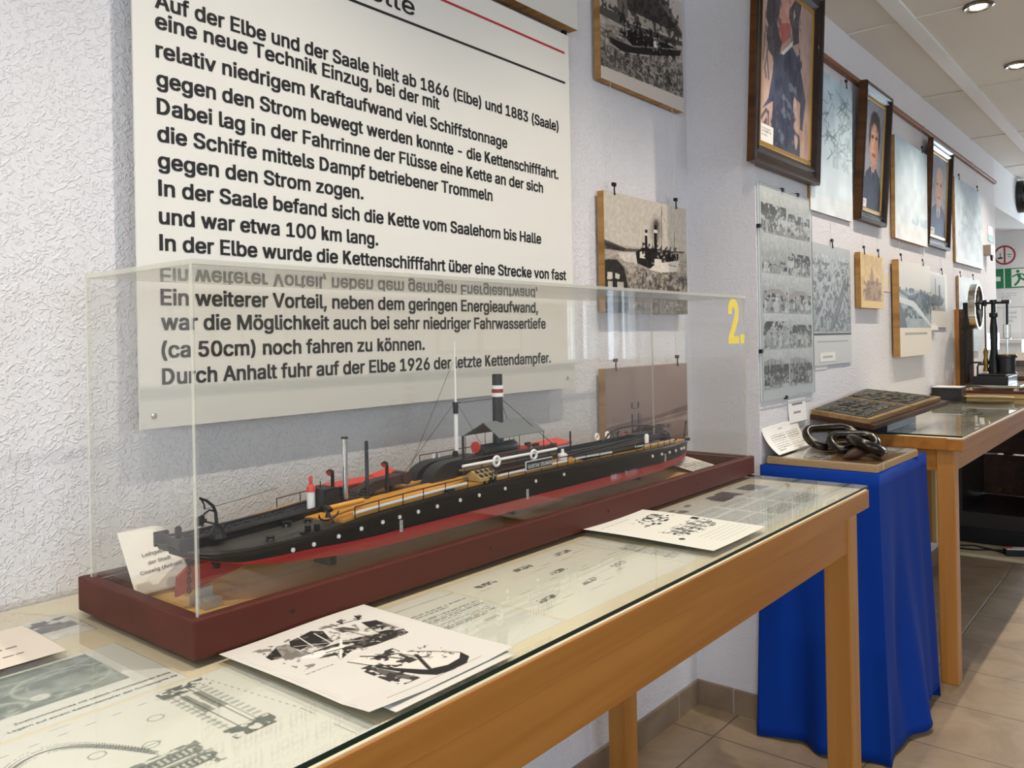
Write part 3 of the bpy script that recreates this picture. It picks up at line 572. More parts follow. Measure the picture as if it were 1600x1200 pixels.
# drum casings (two tall fenders)
def fender(x0, y0, y1, ztop):
    P = [(x0, .977)] + [(x0 + .004 + .056 * (1 - math.cos(q)), .981 + (ztop - .981) * math.sin(q)) for q in np.linspace(.1, math.pi / 2, 12)] + [(x0 + .12, ztop + .001), (x0 + .17, ztop - .002), (x0 + .17, ztop - .012), (x0 + .13, ztop - .010), (x0 + .075, ztop - .013), (x0 + .06, .98)]
    return MB().prism(P, y0, y1)
HOODM = mat('drum_casing', '1a1a1b', .45)
for (x0, a, b, zt_) in ((1.020, YC + .028, YC + .054, 1.0105), (1.020, YC - .014, YC + .014, 1.0125)): part('drum_casing', fender(x0, a, b, zt_), HOODM, True)
part('drum_machinery', MB().box((1.06, YC + .0, .975), (1.15, YC + .055, .998)).tube([(1.035, YC + .012, .975), (1.052, YC + .012, .996)], .003, 6), BROWN)
# deckhouse, boat deck
part('deckhouse', MB().box((1.115, YC - .052, .975), (1.325, YC + .045, 1.000)), BROWN)
part('boat_deck', MB().box((1.055, YC - .060, 1.0005), (1.13, YC - .048, 1.003)).box((1.13, YC - .062, 1.0005), (1.33, YC + .05, 1.003)), mat('boat_deck_wood', '6e5a38', .5))
xsb = [1.055, 1.10, 1.148, 1.20, 1.25, 1.30, 1.327]
for y in (YC + .05, YC - .062):
    bro = part('boat_deck_railing', MB().tube([(1.055, y, 1.021), (1.327, y, 1.021)], .001, 5), DKBR)
    for x in xsb: part('post', MB().tube([(x, y, 1.0), (x, y, 1.021)], .0008, 5), BLACK, parent=bro)
part('white_pipe', MB().tube([(1.05, YC - .0625, 1.0105), (1.325, YC - .0625, 1.010)], .0026, 8), WHITE, True, parent=bro)
part('side_screen', bx((1.15, YC - .0605, 1.003), (1.327, YC - .0595, 1.019)), BROWN)
def ring(x, y, z, r=.0085):
    o = part('lifebuoy', MB().tube([(x + r * math.cos(q), y, z + r * math.sin(q)) for q in np.linspace(0, 2 * math.pi, 21)[:-1]], .0026, 8, closed=True), WHITE, True)
ring(1.137, YC - .066, 1.009); ring(1.247, YC - .066, 1.0075); ring(1.10, YC + .053, 1.012, .007); ring(1.70, YC + .06, .992, .007); ring(1.655, YC + .06, .992, .007)
bo = part('boiler', MB().lathe([(.004, 1.160), (.0115, 1.162), (.0125, 1.166), (.0125, 1.262), (.009, 1.272), (.003, 1.276)], (0, YC, 1.0185), 22, 'X'), mat('boiler_dark', '2e3230', .45), True)
part('boiler_door', MB().lathe([(.0108, 1.152), (.0108, 1.156), (.006, 1.161)], (0, YC, 1.028), 20, 'X'), RED, parent=bo); part('saddle', bx((1.155, YC - .014, 1.003), (1.27, YC + .014, 1.012)), BROWN, parent=bo)
part('red_locker', MB().hexa([(1.275, YC + .0, 1.003), (1.325, YC - .0, 1.003), (1.325, YC + .04, 1.003), (1.275, YC + .04, 1.003), (1.280, YC + .008, 1.016), (1.32, YC + .006, 1.012), (1.32, YC + .034, 1.012), (1.280, YC + .034, 1.016)]), RED)
part('boiler_drum', MB().lathe([(.006, .97), (.006, .988)], (.829, YC - .012, 0), 14).lathe([(.008, .97), (.008, 1.000)], (.842, YC + .006, 0), 14), BLACK, True)
fu = part('funnel', MB().lathe([(.0108, 1.03), (.0100, 1.164), (.0085, 1.164), (.0085, 1.16)], (1.213, YC - .006, 0), 24), mat('funnel_black', '252320', .5), True)
for z0, z1, mt_ in ((1.1205, 1.128, WHITE), (1.128, 1.1355, mat('funnel_red', '8e2a24', .5)), (1.1355, 1.1425, WHITE)):
    part('band', MB().lathe([(.0114, z0), (.0114, z1)], (1.213, YC - .006, 0), 24), mt_, True, fu)
part('stay', MB().tube([(1.222, YC - .006, 1.117), (1.325, YC - .055, 1.018)], .0006, 4).tube([(1.222, YC - .004, 1.117), (1.325, YC + .045, 1.018)], .0006, 4), IRON)
cx0, cx1 = 1.165, 1.303; yn_, yr_, yfar = YC - .050, YC - .010, YC + .040
cn = MB().add([(cx0, yn_, 1.046), (cx0, yr_, 1.0725), (cx0, yfar, 1.046), (cx1, yn_, 1.046), (cx1, yr_, 1.0725), (cx1, yfar, 1.046), (cx0, yn_, 1.0475), (cx0, yr_, 1.0745), (cx0, yfar, 1.0475), (cx1, yn_, 1.0475), (cx1, yr_, 1.0745), (cx1, yfar, 1.0475)],
    [(0, 1, 4, 3), (1, 2, 5, 4), (6, 9, 10, 7), (7, 10, 11, 8), (0, 3, 9, 6), (2, 8, 11, 5), (0, 6, 7, 1), (1, 7, 8, 2), (3, 4, 10, 9), (4, 5, 11, 10)])
cno = part('canopy', cn, GREYR)
for x in (cx0 + .002, 1.225, cx1 - .002):
    for y in (yn_ + .001, yfar - .001): part('canopy_post', MB().tube([(x, y, 1.0), (x, y, 1.046)], .0008, 5), BLACK, parent=cno)
# name board with its lettering
nb = part('name_board', MB().box((1.197, YC - .0865, .9842), (1.279, YC - .0845, 1.0018)), WHITE); part('black_field', MB().box((1.1985, YC - .0872, .9856), (1.2775, YC - .0863, 1.0004)), BLACK, parent=nb)
text('lettering', 'GUSTAV ZEUNER', .0132, WHITE, at(1.2015 - .555, -.0877, .9884 - FZ) @ Matrix.Rotation(math.radians(90), 4, 'X'), nb, width=.073, bold=.016)
sk = part('skylight', MB().prism([(YC - .083, .982), (YC - .083, .987), (YC - .062, .999), (YC - .042, .987), (YC - .042, .982)], 1.072, 1.125, 'X'), LTWOOD)
sg = MB()
for i in range(4):
    for j in range(2):
        def q(u, v): return (1.075 + .0125 * (i + u) + .0005, YC - .083 + .0105 * (j + v) + .0004, .987 + .006 * (j + v) + .0006)
        sg.add([q(.15, .15), q(.85, .15), q(.85, .85), q(.15, .85)], [(0, 1, 2, 3)])
part('skylight_panes', sg, BLACK, parent=sk); part('skylight_legs', MB().box((1.085, YC - .08, .975), (1.09, YC - .075, .983)).box((1.108, YC - .08, .975), (1.113, YC - .075, .983)), BLACK, parent=sk)
# mast and rigging
MX, MY = 1.1345, YC + .032
ma = part('mast', MB().lathe([(.0042, .99), (.0040, 1.102)], (MX, MY, 0), 12).lathe([(.0024, 1.102), (.0012, 1.2305)], (MX, MY, 0), 10), WHITE, True)
part('mast_collar', MB().lathe([(.0052, 1.092), (.0056, 1.109), (.0048, 1.114)], (MX, MY, 0), 12).box((MX - .006, MY - .003, 1.1105), (MX + .009, MY + .003, 1.1135)).lathe([(.006, .99), (.006, 1.018), (.004, 1.022)], (MX - .003, MY, 0), 10), BLACK, parent=ma)
rg = MB()
for a, b in (((1.0, YC + .03, .985), (MX - .006, MY, 1.19)), ((1.005, YC + .05, .985), (MX - .005, MY, 1.111)), ((MX + .003, MY, 1.1115), (1.207, YC - .006, 1.1175)), ((MX + .012, YC - .05, 1.0), (MX + .004, MY, 1.111))): rg.tube([a, b], .00055, 4)
part('rigging', rg, IRON)
# after part: long chain channel, gear, arch and jackstaff
part('chain_channel', MB().box((1.33, YC - .030, .975), (1.80, YC + .02, .983)).box((1.33, YC - .034, .983), (1.80, YC - .030, .992)).box((1.33, YC + .016, .983), (1.80, YC + .02, .992)), BLACK)
part('spare_spars', MB().tube([(1.40, YC - .05, .983), (1.78, YC - .036, .990)], .0022, 6).tube([(1.36, YC - .045, .987), (1.70, YC - .03, .993)], .0018, 6).tube([(1.42, YC - .056, .980), (1.66, YC - .05, .986)], .0024, 6), IRON)
part('side_boat', MB().hexa([(1.40, YC - .078, .977), (1.62, YC - .074, .975), (1.60, YC - .06, .975), (1.42, YC - .06, .977), (1.375, YC - .084, .985), (1.645, YC - .080, .982), (1.63, YC - .056, .982), (1.39, YC - .056, .985)]), HULLB)
part('after_cabin', MB().box((1.40, YC + .02, .972), (1.48, YC + .055, .997)), WHITE); part('cabin_roof', MB().hexa([(1.395, YC + .012, .997), (1.485, YC + .012, .999), (1.49, YC + .06, 1.0), (1.395, YC + .06, .999), (1.395, YC + .012, 1.0), (1.485, YC + .012, 1.002), (1.49, YC + .06, 1.008), (1.395, YC + .06, 1.006)]), RED)
part('pole', MB().lathe([(.0024, .98), (.0022, 1.026)], (1.475, YC + .01, 0), 8), BLACK)
part('crane', MB().tube([(1.36, YC, .985), (1.40, YC + .004, 1.006)], .0018, 6).tube([(1.37, YC + .01, .985), (1.40, YC + .004, 1.006), (1.425, YC + .02, .99)], .0012, 6).lathe([(.005, 1.003), (.005, 1.009)], (1.40, YC + .004, 0), 8).tube([(1.34, YC, .99), (1.40, YC, 1.0)], .001, 5), BLACK)
part('stairs', MB().box((1.318, YC + .01, 1.003), (1.334, YC + .014, 1.018)).box((1.318, YC - .012, 1.003), (1.334, YC - .008, 1.018)).box((1.318, YC - .01, 1.012), (1.334, YC + .012, 1.014)), BROWN)
wb_ = MB()
for k in range(3): wb_.lathe([(.010, .979 + .006 * k), (.0105, .981 + .006 * k), (.010, .983 + .006 * k)], (1.352, YC - .058, 0), 14).lathe([(.008, .983 + .006 * k), (.008, .985 + .006 * k)], (1.352, YC - .058, 0), 12)
part('white_capstan', wb_.lathe([(.004, .99), (.003, 1.006)], (1.352, YC - .058, 0), 10), WHITE, True)
part('white_bollard', MB().lathe([(.005, .975), (.005, .998), (.003, 1.001)], (1.70, YC - .05, 0), 12), WHITE, True); part('white_bollard', MB().lathe([(.005, .965), (.005, .985)], (1.86, YC - .01, 0), 12), WHITE, True)
part('arch', MB().tube([(1.60, YC + .01, .985), (1.625, YC + .006, 1.006), (1.66, YC + .004, 1.014), (1.72, YC, 1.016), (1.79, YC - .004, 1.010), (1.84, YC - .008, 1.000), (1.875, YC - .012, .984), (1.89, YC - .014, .964)], .002, 8).tube([(1.66, YC + .004, .985), (1.66, YC + .004, 1.014)], .0012, 5).tube([(1.79, YC - .004, .983), (1.79, YC - .004, 1.01)], .0012, 5), BLACK, True)
part('deck_gear', MB().box((1.72, YC - .01, .985), (1.80, YC + .02, .994)).lathe([(.009, -.012), (.009, .012)], (1.845, YC - .01, .978), 12, 'Y').tube([(1.80, YC - .02, .985), (1.88, YC - .03, .968)], .003, 6), IRON)
part('red_gear', bx((1.74, YC + .03, .978), (1.77, YC + .045, .990)), RED)
part('jackstaff', MB().tube([(1.978, YC, .950), (1.992, YC, 1.0)], [.0022, .0014], 8).lathe([(.0028, .997), (.0028, 1.003)], (1.992, YC, 0), 8), BLACK); part('stern_block', MB().box((1.955, YC - .012, .952), (1.992, YC + .012, .960)), BLACK, bevel=.001)
part('small_post', MB().tube([(1.895, YC + .01, .958), (1.895, YC + .01, .988)], .002, 6).box((1.88, YC, .958), (1.91, YC + .02, .965)), BLACK)

# ================================================================== cards inside the case
def basis(o, x, y):
    x = Vector(x).normalized(); y = Vector(y); y = (y - x * y.dot(x)).normalized(); z = x.cross(y)
    return Matrix(((x.x, y.x, z.x, o[0]), (x.y, y.y, z.y, o[1]), (x.z, y.z, z.z, o[2]), (0, 0, 0, 1)))
def curl(w, h, cx, amt):
    def f(X, Y):
        d = np.clip((X / w - cx), 0, None) * np.clip(Y / h - .2, 0, None); return -amt * d * d * 4
    return f
lc = thing('loan_card', 'white card of three lines of German text leaning in the left end of the showcase', 'card', basis((.533, -.186, FZ + .006), (1, .02, .004), (-.20, .5, .80)))
pc = Pic(24, 26, 'f4f0e6').noise(4, .01, 3)
sheet('paper', pc, .083, .095, PRINT, lc, Z0, curl(.083, .095, .55, .05), .0006)
for k, (s, x, wd) in enumerate((('Leihgabe', .024, .035), ('der Stadt', .029, .034), ('Coswig (Anhalt)', .014, .062))):
    text('text_line', s, .0098, INK, at(x, .052 - k * .0125, .0012) @ Matrix.Rotation(math.radians(3), 4, 'Z'), lc, width=wd, bold=.008)
obj('clear_stand', MB().box((.004, -.002, -.004), (.08, .07, -.0015)), [ACRYL], lc)
fc = thing('info_card', 'white card of small print leaning at the right end of the showcase behind the bow', 'card', basis((1.885, -.343, FZ + .002), (1, 0, 0), (0, .93, .185)))
sheet('paper', Pic(60, 90, 'efece4').words(.1, .60, .85, .92, 7, '555555', .7, 4).words(.1, .08, .9, .5, 9, '555555', .7, 5), .125, .19, PRINT, fc, Z0, None, .0006)

# ================================================================== papers under and on the glass of the front table
UG = .8611; OG = ZT + .0004
def doc(name, label, cat, pic, x, y, w, h, z=UG, bend=None, group=None, mt=None, rot=0):
    o = sheet(name, pic, w, h, mt or PRINT, None, on_z(x, y, z, rot), bend, .0003); tag(o, label, cat, group); return o
p = Pic(250, 130, 'e2e3da', .52).grad('8d968c', '78847c', .30, .96)
p.rect(0, 0, 1, .30, 'e2e3da').rect(.90, 0, 1, 1, 'e2e3da').noise(30, .10, 2, .30, .96, x1=.9)
p.ell(.78, .60, .12, .22, 'c6ccc0', .8, ring=.08).ell(.78, .60, .085, .15, 'a3aca2', .8, ring=.08).ell(.56, .42, .10, .13, 'c9cfc4', .8, ring=.12).ell(.56, .42, .05, .07, '69756d', .9)
p.line([(.45, .90), (.90, .72)], .012, 'b7beb3').line([(.4, .33), (.9, .45)], .010, 'c2c8bd').line([(.3, .80), (.62, .62), (.9, .86)], .006, 'bcc3b8').ell(.70, .45, .025, .05, 'd8dccf')
p.blobs(.2, .31, .9, .95, '5f6b63', 24, .56, 5, .5)
d = doc('winch_photo_sheet', 'sheet of a greenish winch photo and a two-line caption under the table glass', 'document', p, .06, -.432, .412, .175)
for s, x0, x1, y in (('Zweitrommelwinde mit seitlich verschiebbaren Rolle', .306, .466, -.4045), ('Lagern auf einem Kettendampfer der Compagnie de', .296, .467, -.4185)):
    text('caption_line', s, .0088, mat('print_grey', '4a4f4a', .7), at(x0 - .06, y + .432, .0004), d, width=x1 - x0, bold=.002)
p = Pic(330, 230, 'e4e4da', .7)
def gx(x): return (x - .05) / .475
def gy(y): return (y + .700) / .262
inkd = '4d564f'
q = np.linspace(0, 1, 30)
for k, (dy, wd) in enumerate(((0, .0022), (-.012, .009), (-.022, .0018), (.010, .0012))):
    p.line([(gx(.265 + .10 * t), gy(-.495 + dy * .5 + .035 * math.sin(t * 2.6) - .085 * t * t)) for t in q], wd, inkd, .8 if wd < .005 else .55)
p.line([(gx(.26), gy(-.465)), (gx(.42), gy(-.458)), (gx(.43), gy(-.47))], .0014, inkd, .7)
for x, y in ((.33, -.53), (.37, -.55), (.40, -.50)): p.ell(gx(x), gy(y), .016, .025, inkd, .8, ring=.14); p.line([(gx(x - .01), gy(y)), (gx(x + .01), gy(y))], .001, inkd)
for k in range(14):
    t = k / 13; x, y = .315 + .075 * t, -.590 + .0 * t; p.ell(gx(x), gy(y), .014, .028, inkd, .75, ring=.3)
    p.ell(gx(x), gy(y - .022), .014, .028, inkd, .75, ring=.3)
p.line([(gx(.305), gy(-.578)), (gx(.40), gy(-.578))], .003, inkd, .7).line([(gx(.305), gy(-.602)), (gx(.40), gy(-.602))], .006, inkd, .55).blobs(gx(.30), gy(-.63), gx(.40), gy(-.575), inkd, 60, .55, 9, .6)
p.blobs(gx(.424), gy(-.468), gx(.480), gy(-.446), inkd, 50, .42, 3, .85).blobs(gx(.424), gy(-.605), gx(.475), gy(-.580), inkd, 50, .42, 4, .85)
for x in (.432, .441, .456, .462): p.line([(gx(x), gy(-.455)), (gx(x), gy(-.590))], .0016, inkd, .85)
for x0, x1 in ((.438, .446), (.452, .460)): p.poly([(gx(x0), gy(-.475)), (gx(x1), gy(-.475)), (gx(x1 + .002), gy(-.53)), (gx(x0 - .002), gy(-.53))], inkd, .5)
for k in range(12): y = -.468 - k * .010; p.rect(gx(.426), gy(y - .005), gx(.436), gy(y), inkd, .30).rect(gx(.463), gy(y - .005), gx(.474), gy(y), inkd, .30)
p.line([(gx(.48), gy(-.441)), (gx(.502), gy(-.60)), (gx(.50), gy(-.69))], .001, inkd, .45).line([(gx(.05), gy(-.448)), (gx(.5), gy(-.443))], .0008, inkd, .4)
doc('winch_drawing', 'engineering drawing of a curved winch and beams under the table glass, at the lower left', 'document', p, .05, -.700, .475, .262)
p = Pic(120, 60, 'dfddd3', .5).blobs(.35, .25, .98, .85, '3c3c44', 18, .45, 3).rect(.7, .35, .97, .6, '55555c', .8).noise(20, .06, 5).line([(.3, .6), (.7, .55)], .01, 'e0ded4')
doc('machine_photo', 'dark machine photo under the glass at the far left by the wall', 'document', p, .22, -.185, .262, .105)
p = Pic(120, 80, 'd6ccc0', .67).noise(5, .012, 2)
for k, (a, b) in enumerate(((.50, .78), (.52, .74), (.52, .66), (.52, .88), (.46, .91), (.42, .93), (.42, .92), (.40, .95))): p.words(a - .1, .88 - .1 * k - (.08 if k > 2 else 0), b, .95 - .1 * k - (.08 if k > 2 else 0), 1, '5a534d', .9, k, .5)
doc('typed_note', 'cream note of typed lines on the glass, cut by the photo\'s left edge', 'document', p, .205, -.262, .208, .138, OG + .0006, lambda X, Y: .004 * np.clip((X / .208 - .6), 0, 1) ** 2 + .0015 * np.sin(Y * 20))
# photo sheet on the glass
p = Pic(360, 450, 'cecbc5', 1.22)
p.ell(.25, .76, .12, .12, 'a9a49c', .8, soft=.9).ell(.45, .64, .22, .10, 'b5b0a8', .7, soft=.9).ell(.75, .66, .16, .14, 'b9b4ac', .7, soft=.9)
dk = '24211f'
for q, c_ in (([(.117, .789), (.257, .868), (.293, .829), (.274, .784), (.182, .741), (.111, .739)], dk), ([(.242, .869), (.323, .831), (.249, .691), (.149, .684)], '8d8880'),
    ([(.334, .871), (.419, .883), (.503, .9), (.547, .852), (.481, .708), (.409, .686), (.351, .75), (.292, .74), (.292, .814)], dk), ([(.774, .801), (.857, .769), (.84, .611), (.723, .574), (.729, .65)], dk),
    ([(.205, .668), (.402, .68), (.612, .66), (.861, .58), (.841, .525), (.599, .527), (.445, .548), (.334, .504), (.358, .562), (.281, .585)], '2b2825'), ([(.205, .668), (.339, .664), (.507, .628), (.424, .595), (.273, .594)], 'e0dcd4'),
    ([(.685, .901), (.74, .91), (.684, .843)], dk), ([(.819, .903), (.851, .867), (.788, .834)], dk), ([(.60, .84), (.66, .82), (.70, .74), (.60, .76)], '4a4642')): p.poly(q, c_)
p.blobs(.12, .52, .86, .9, '6b6660', 26, .60, 12, .8).blobs(.28, .52, .86, .72, 'd9d5cc', 30, .64, 15, .8)
for q, w_ in (([(.528, .70), (.345, .515)], .008), ([(.492, .86), (.457, .683)], .005), ([(.407, .889), (.367, .732)], .005), ([(.60, .72), (.86, .60)], .004), ([(.30, .80), (.60, .62)], .003), ([(.56, .90), (.70, .66)], .003)): p.line(q, w_, 'dcd8d0')
for q, w_ in (([(.55, .88), (.82, .84)], .004), ([(.62, .80), (.66, .64)], .005), ([(.35, .62), (.84, .55)], .005)): p.line(q, w_, dk)
p.poly([(.336, .456), (.47, .47), (.66, .36), (.80, .17), (.76, .11), (.60, .11), (.46, .22), (.39, .33)], 'd6d2c9').poly([(.8, .165), (.781, .097), (.704, .054), (.587, .05), (.502, .067), (.455, .13), (.405, .24), (.365, .345), (.452, .235), (.521, .140), (.63, .106), (.733, .118)], dk)
for q, w_ in (([(.336, .456), (.39, .33), (.469, .157)], .006), ([(.431, .467), (.502, .403), (.547, .316)], .008), ([(.631, .295), (.541, .143)], .013), ([(.44, .41), (.579, .376), (.63, .263)], .006), ([(.644, .353), (.725, .264), (.792, .165)], .005), ([(.5, .44), (.60, .36)], .004), ([(.56, .33), (.66, .22)], .004)): p.line(q, w_, '2b2826')
p.blobs(.42, .25, .62, .44, dk, 26, .56, 21, .9).blobs(.63, .17, .79, .36, '3a3633', 50, .60, 22, .7).blobs(.30, .10, .43, .36, dk, 24, .47, 23, .9).poly([(.342, .34), (.336, .219), (.388, .102), (.43, .10), (.41, .2), (.38, .3)], '37332f', .75)
p.words(.10, .475, .35, .495, 1, '77736c', .7, 3, .5).line([(.158, .052), (.821, .056)], .0022, '77736d', .8).line([(.03, .90), (.02, .09)], .0014, '9a968f', .7).line([(.05, .88), (.04, .12)], .001, 'a5a199', .5)
def pb(X, Y):
    u, v = X / .217, Y / .265
    return .0022 + .0016 * np.sin(u * 5 + 1) * np.sin(v * 4) + .004 * np.clip(.16 - v, 0, 1) * np.clip(.35 - u, 0, 1) * 20 + .004 * np.clip(u - .8, 0, 1) * np.clip(.3 - v, 0, 1) * 8
doc('photo_sheet', 'white sheet with two dark ship photos lying loose on the glass, nearest the camera', 'document', p, .515, -.688, .217, .265, OG, pb)
# the folded sheet showing under its front corner
doc('folded_sheet', 'plain white sheet peeking out under the loose photo sheet at the front edge', 'document', Pic(20, 20, 'd0cec6'), .540, -.698, .185, .05, OG + .0001)
p = Pic(60, 130, 'e5e5db', 2).words(.06, .70, .95, .76, 2, '5a605a', .75, 2, .5).words(.06, .56, .95, .67, 4, '5a605a', .75, 3, .5).words(.06, .44, .9, .54, 4, '5a605a', .75, 5, .5).line([(.0, .9), (1, .88)], .004, 'b8bbb0').rect(.55, .36, .75, .39, '9a9d8f', .6)
doc('text_page', 'page with a block of small print under the glass, right of the loose photo sheet', 'document', p, .733, -.662, .135, .228)
p = Pic(300, 210, 'e9e7d8', .7)
ink2 = '5d635c'
for k, (x0, y0) in enumerate(((.06, .80), (.36, .84), (.70, .86), (.10, .56), (.42, .60), (.72, .62), (.06, .30), (.38, .30), (.70, .36))):
    p.line([(x0 - .03, y0 - .05), (x0 + .27, y0 - .045)], .0012, ink2, .9)
    if k in (0, 1, 2, 4, 6, 7, 8): p.blobs(x0 + .04, y0, x0 + .17, y0 + .055, '4a504a', 70, .47, k + 3, .85).line([(x0 + .03, y0), (x0 + .10, y0 + .012), (x0 + .18, y0 + .03)], .0022, '4a504a', .8).ell(x0 + .12, y0 + .03, .035, .022, '4a504a', .8, ring=.15)
    p.line([(x0 - .02, y0 - .09), (x0 + .25, y0 - .088)], .0009, ink2, .6)
doc('side_view_plan', 'plan of small line-drawn ship side views under the glass, in the middle of the table', 'document', p, .873, -.664, .335, .232)
p = Pic(30, 120, 'e5e4d9', 3).words(.2, .15, .9, .62, 26, '4c524c', .85, 3, .55)
doc('list_page', 'narrow column of small print under the glass beside the loose technical page', 'document', p, 1.212, -.664, .050, .232)
p = Pic(260, 300, 'd6d5cd', 1.28)
p.blobs(.45, .66, .92, .84, '33373a', 34, .60, 3).ell(.72, .76, .11, .055, '33373a', .9, ring=.14).ell(.80, .80, .06, .035, '33373a', .9, ring=.2).words(.40, .66, .70, .69, 1, '222222', .9, 1).rect(.56, .63, .62, .66, '1c1c1c').rect(.70, .645, .78, .67, '1c1c1c')
p.blobs(.30, .30, .96, .52, '33373a', 40, .62, 8).line([(.3, .40), (.95, .40)], .004, '33373a').line([(.3, .46), (.9, .47)], .003, '33373a')
for x in (.38, .48, .6, .7, .82): p.rect(x, .33, x + .05, .46, '44484a', .55)
p.ell(.20, .30, .035, .022, '1a1a1a').rect(.90, .48, .97, .54, '1a1a1a')
for k in range(5): p.line([(.1, .88 - .0 * k), (.6, .90)], .002, '6a6e70', .5); p.line([(.35, .24 - .04 * k), (.93, .24 - .04 * k)], .0022, '777b7d', .7)
doc('technical_page', 'white page of machine drawings lying loose on the glass, farther along the table', 'document', p, 1.263, -.682, .216, .270, OG, lambda X, Y: .0016 + .003 * (np.abs(X / .216 - .5) * 2) ** 2 * (.4 + .6 * np.sin(Y * 9) ** 2))
p = Pic(200, 160, 'e2e2da', .64)
for c_ in range(3):
    for r_ in range(3): p.words(.04 + c_ * .30, .10 + r_ * .21, .30 + c_ * .30, .28 + r_ * .21, 13, '3f4443', .85, c_ * 3 + r_, .6)
p.blobs(.45, .74, .70, .97, '3b4146', 10, .45, 3, .9).blobs(.80, .70, .98, .93, '4a555d', 8, .45, 6, .9).blobs(.05, .80, .3, .95, '4d5253', 14, .5, 9, .7)
doc('newspaper_page', 'grey newspaper page of text columns under the glass at the right end of the table', 'document', p, 1.498, -.668, .45, .236)

# ================================================================== pictures on the walls
def clips(t, xs, h, wire=None):
    for x in xs:
        c_ = obj('clip', MB().tube([(x, h - .008, .003), (x - .002, h + .008, .002), (x + .003, h + .016, 0), (x - .002, h + .024, -.002)], .0022, 6).box((x - .007, h + .018, -.004), (x + .007, h + .028, .004)), IRON, t)
        if wire: obj('hanging_wire', MB().tube([(x, h + .02, -.003), (x, h + wire, -.006)], .0007, 4), mat('nylon', 'cfcfd2', .5), t)
def board_pic(name, label, pic, x, z, w, h, y, thick=.022, cl=None, wire=None, tilt=0, group=None, side=EDGEWOOD, cat='picture'):
    t = thing(name, label, cat, on_y(x, y, z, tilt), group)
    obj('board', bx((0, 0, -thick), (w, h, -.0006)), side, t)
    sheet('print', pic, w, h, PHOTO, t, Z0)
    if cl: clips(t, cl, h, wire)
    return t
def water(p, y0, y1, c0, c1, seed): p.grad(c0, c1, y0, y1); p.noise(26, .13, seed, y0, y1, sy=4); return p
# upper left wall photo, only its lower edge shows
p = Pic(50, 30, '8c8580', .6).noise(20, .08, 3).rect(0, 0, 1, .33, 'd9d5cc')
board_pic('wall_photo', 'grey photo with a pale lower border over the top of the lettered board', p, 1.25, 2.052, .562, .36, -.05, .03, None)
t = thing('hanging_clip', 'small metal hook hanging free between the lettered board and the photo over it', 'clip', on_y(1.79, -.02, 2.035)); obj('hook', MB().tube([(0, .012, 0), (0, -.008, .002), (.004, -.016, .004), (-.002, -.026, .002)], .0022, 6).box((-.007, .008, -.004), (.009, .02, .004)), IRON, t)
# photo A: steamer by a river bank with long building
p = Pic(300, 220, 'c6bbb0', .74)
p.grad('a89d92', 'c6bbb0', .45, 1).grad('8c8278', 'a1968b', .10, .52).noise(60, .13, 4, .1, .50, sy=3).blobs(0, .10, 1, .42, '3f3a36', 46, .56, 5, .75).blobs(0, .10, 1, .36, '4a4440', 26, .58, 15, .6)
p.poly([(.19, .72), (.26, 1.0), (.70, 1.0), (1.0, .72), (1.033, .683), (.966, .659), (.307, .573), (.19, .60)], '6a615a').poly([(.30, .72), (.36, .86), (.62, .92), (1.0, .70), (.95, .665), (.307, .66)], '453f3b').poly([(.309, .657), (.88, .689), (.879, .647), (.307, .557)], 'a2978b').poly([(.048, .626), (.186, .683), (.201, .582), (.046, .546)], 'a39a90').blobs(.0, .56, .95, 1, '2c2825', 26, .54, 3, .75)
p.poly([(0, .56), (.2, .58), (.33, .55), (1, .64), (1, .60), (.5, .50), (0, .50)], '3b3632', .8)
p.poly([(.082, .365), (.195, .377), (.356, .371), (.985, .557), (.961, .498), (.624, .387), (.245, .283), (.124, .311)], '2b2725').poly([(.215, .445), (.341, .503), (.588, .526), (.941, .556), (.356, .376)], '1f1c1b').line([(.09, .36), (.356, .372), (.985, .56)], .008, '8c8279').line([(.107, .300), (.245, .283), (.55, .355)], .008, 'b9aea3').poly([(.616, .536), (.689, .563), (.674, .476), (.614, .454)], 'e2d8cd').line([(.67, .63), (.676, .531)], .008, '1b1918').blobs(.2, .40, .9, .60, '1b1918', 40, .52, 8, .8).blobs(.2, .42, .7, .54, 'a2978b', 60, .66, 9, .8).blobs(.15, .18, .9, .34, '2b2725', 36, .60, 10, .7)
p.poly([(0, -.1), (1.1, -.1), (1.1, .134), (0, .099)], 'd3c7bb')
board_pic('wall_photo', 'photo of a dark steamer by a river bank, top one left of the corner', p, 1.949, 1.962, .488, .36, -.032, .022, None)
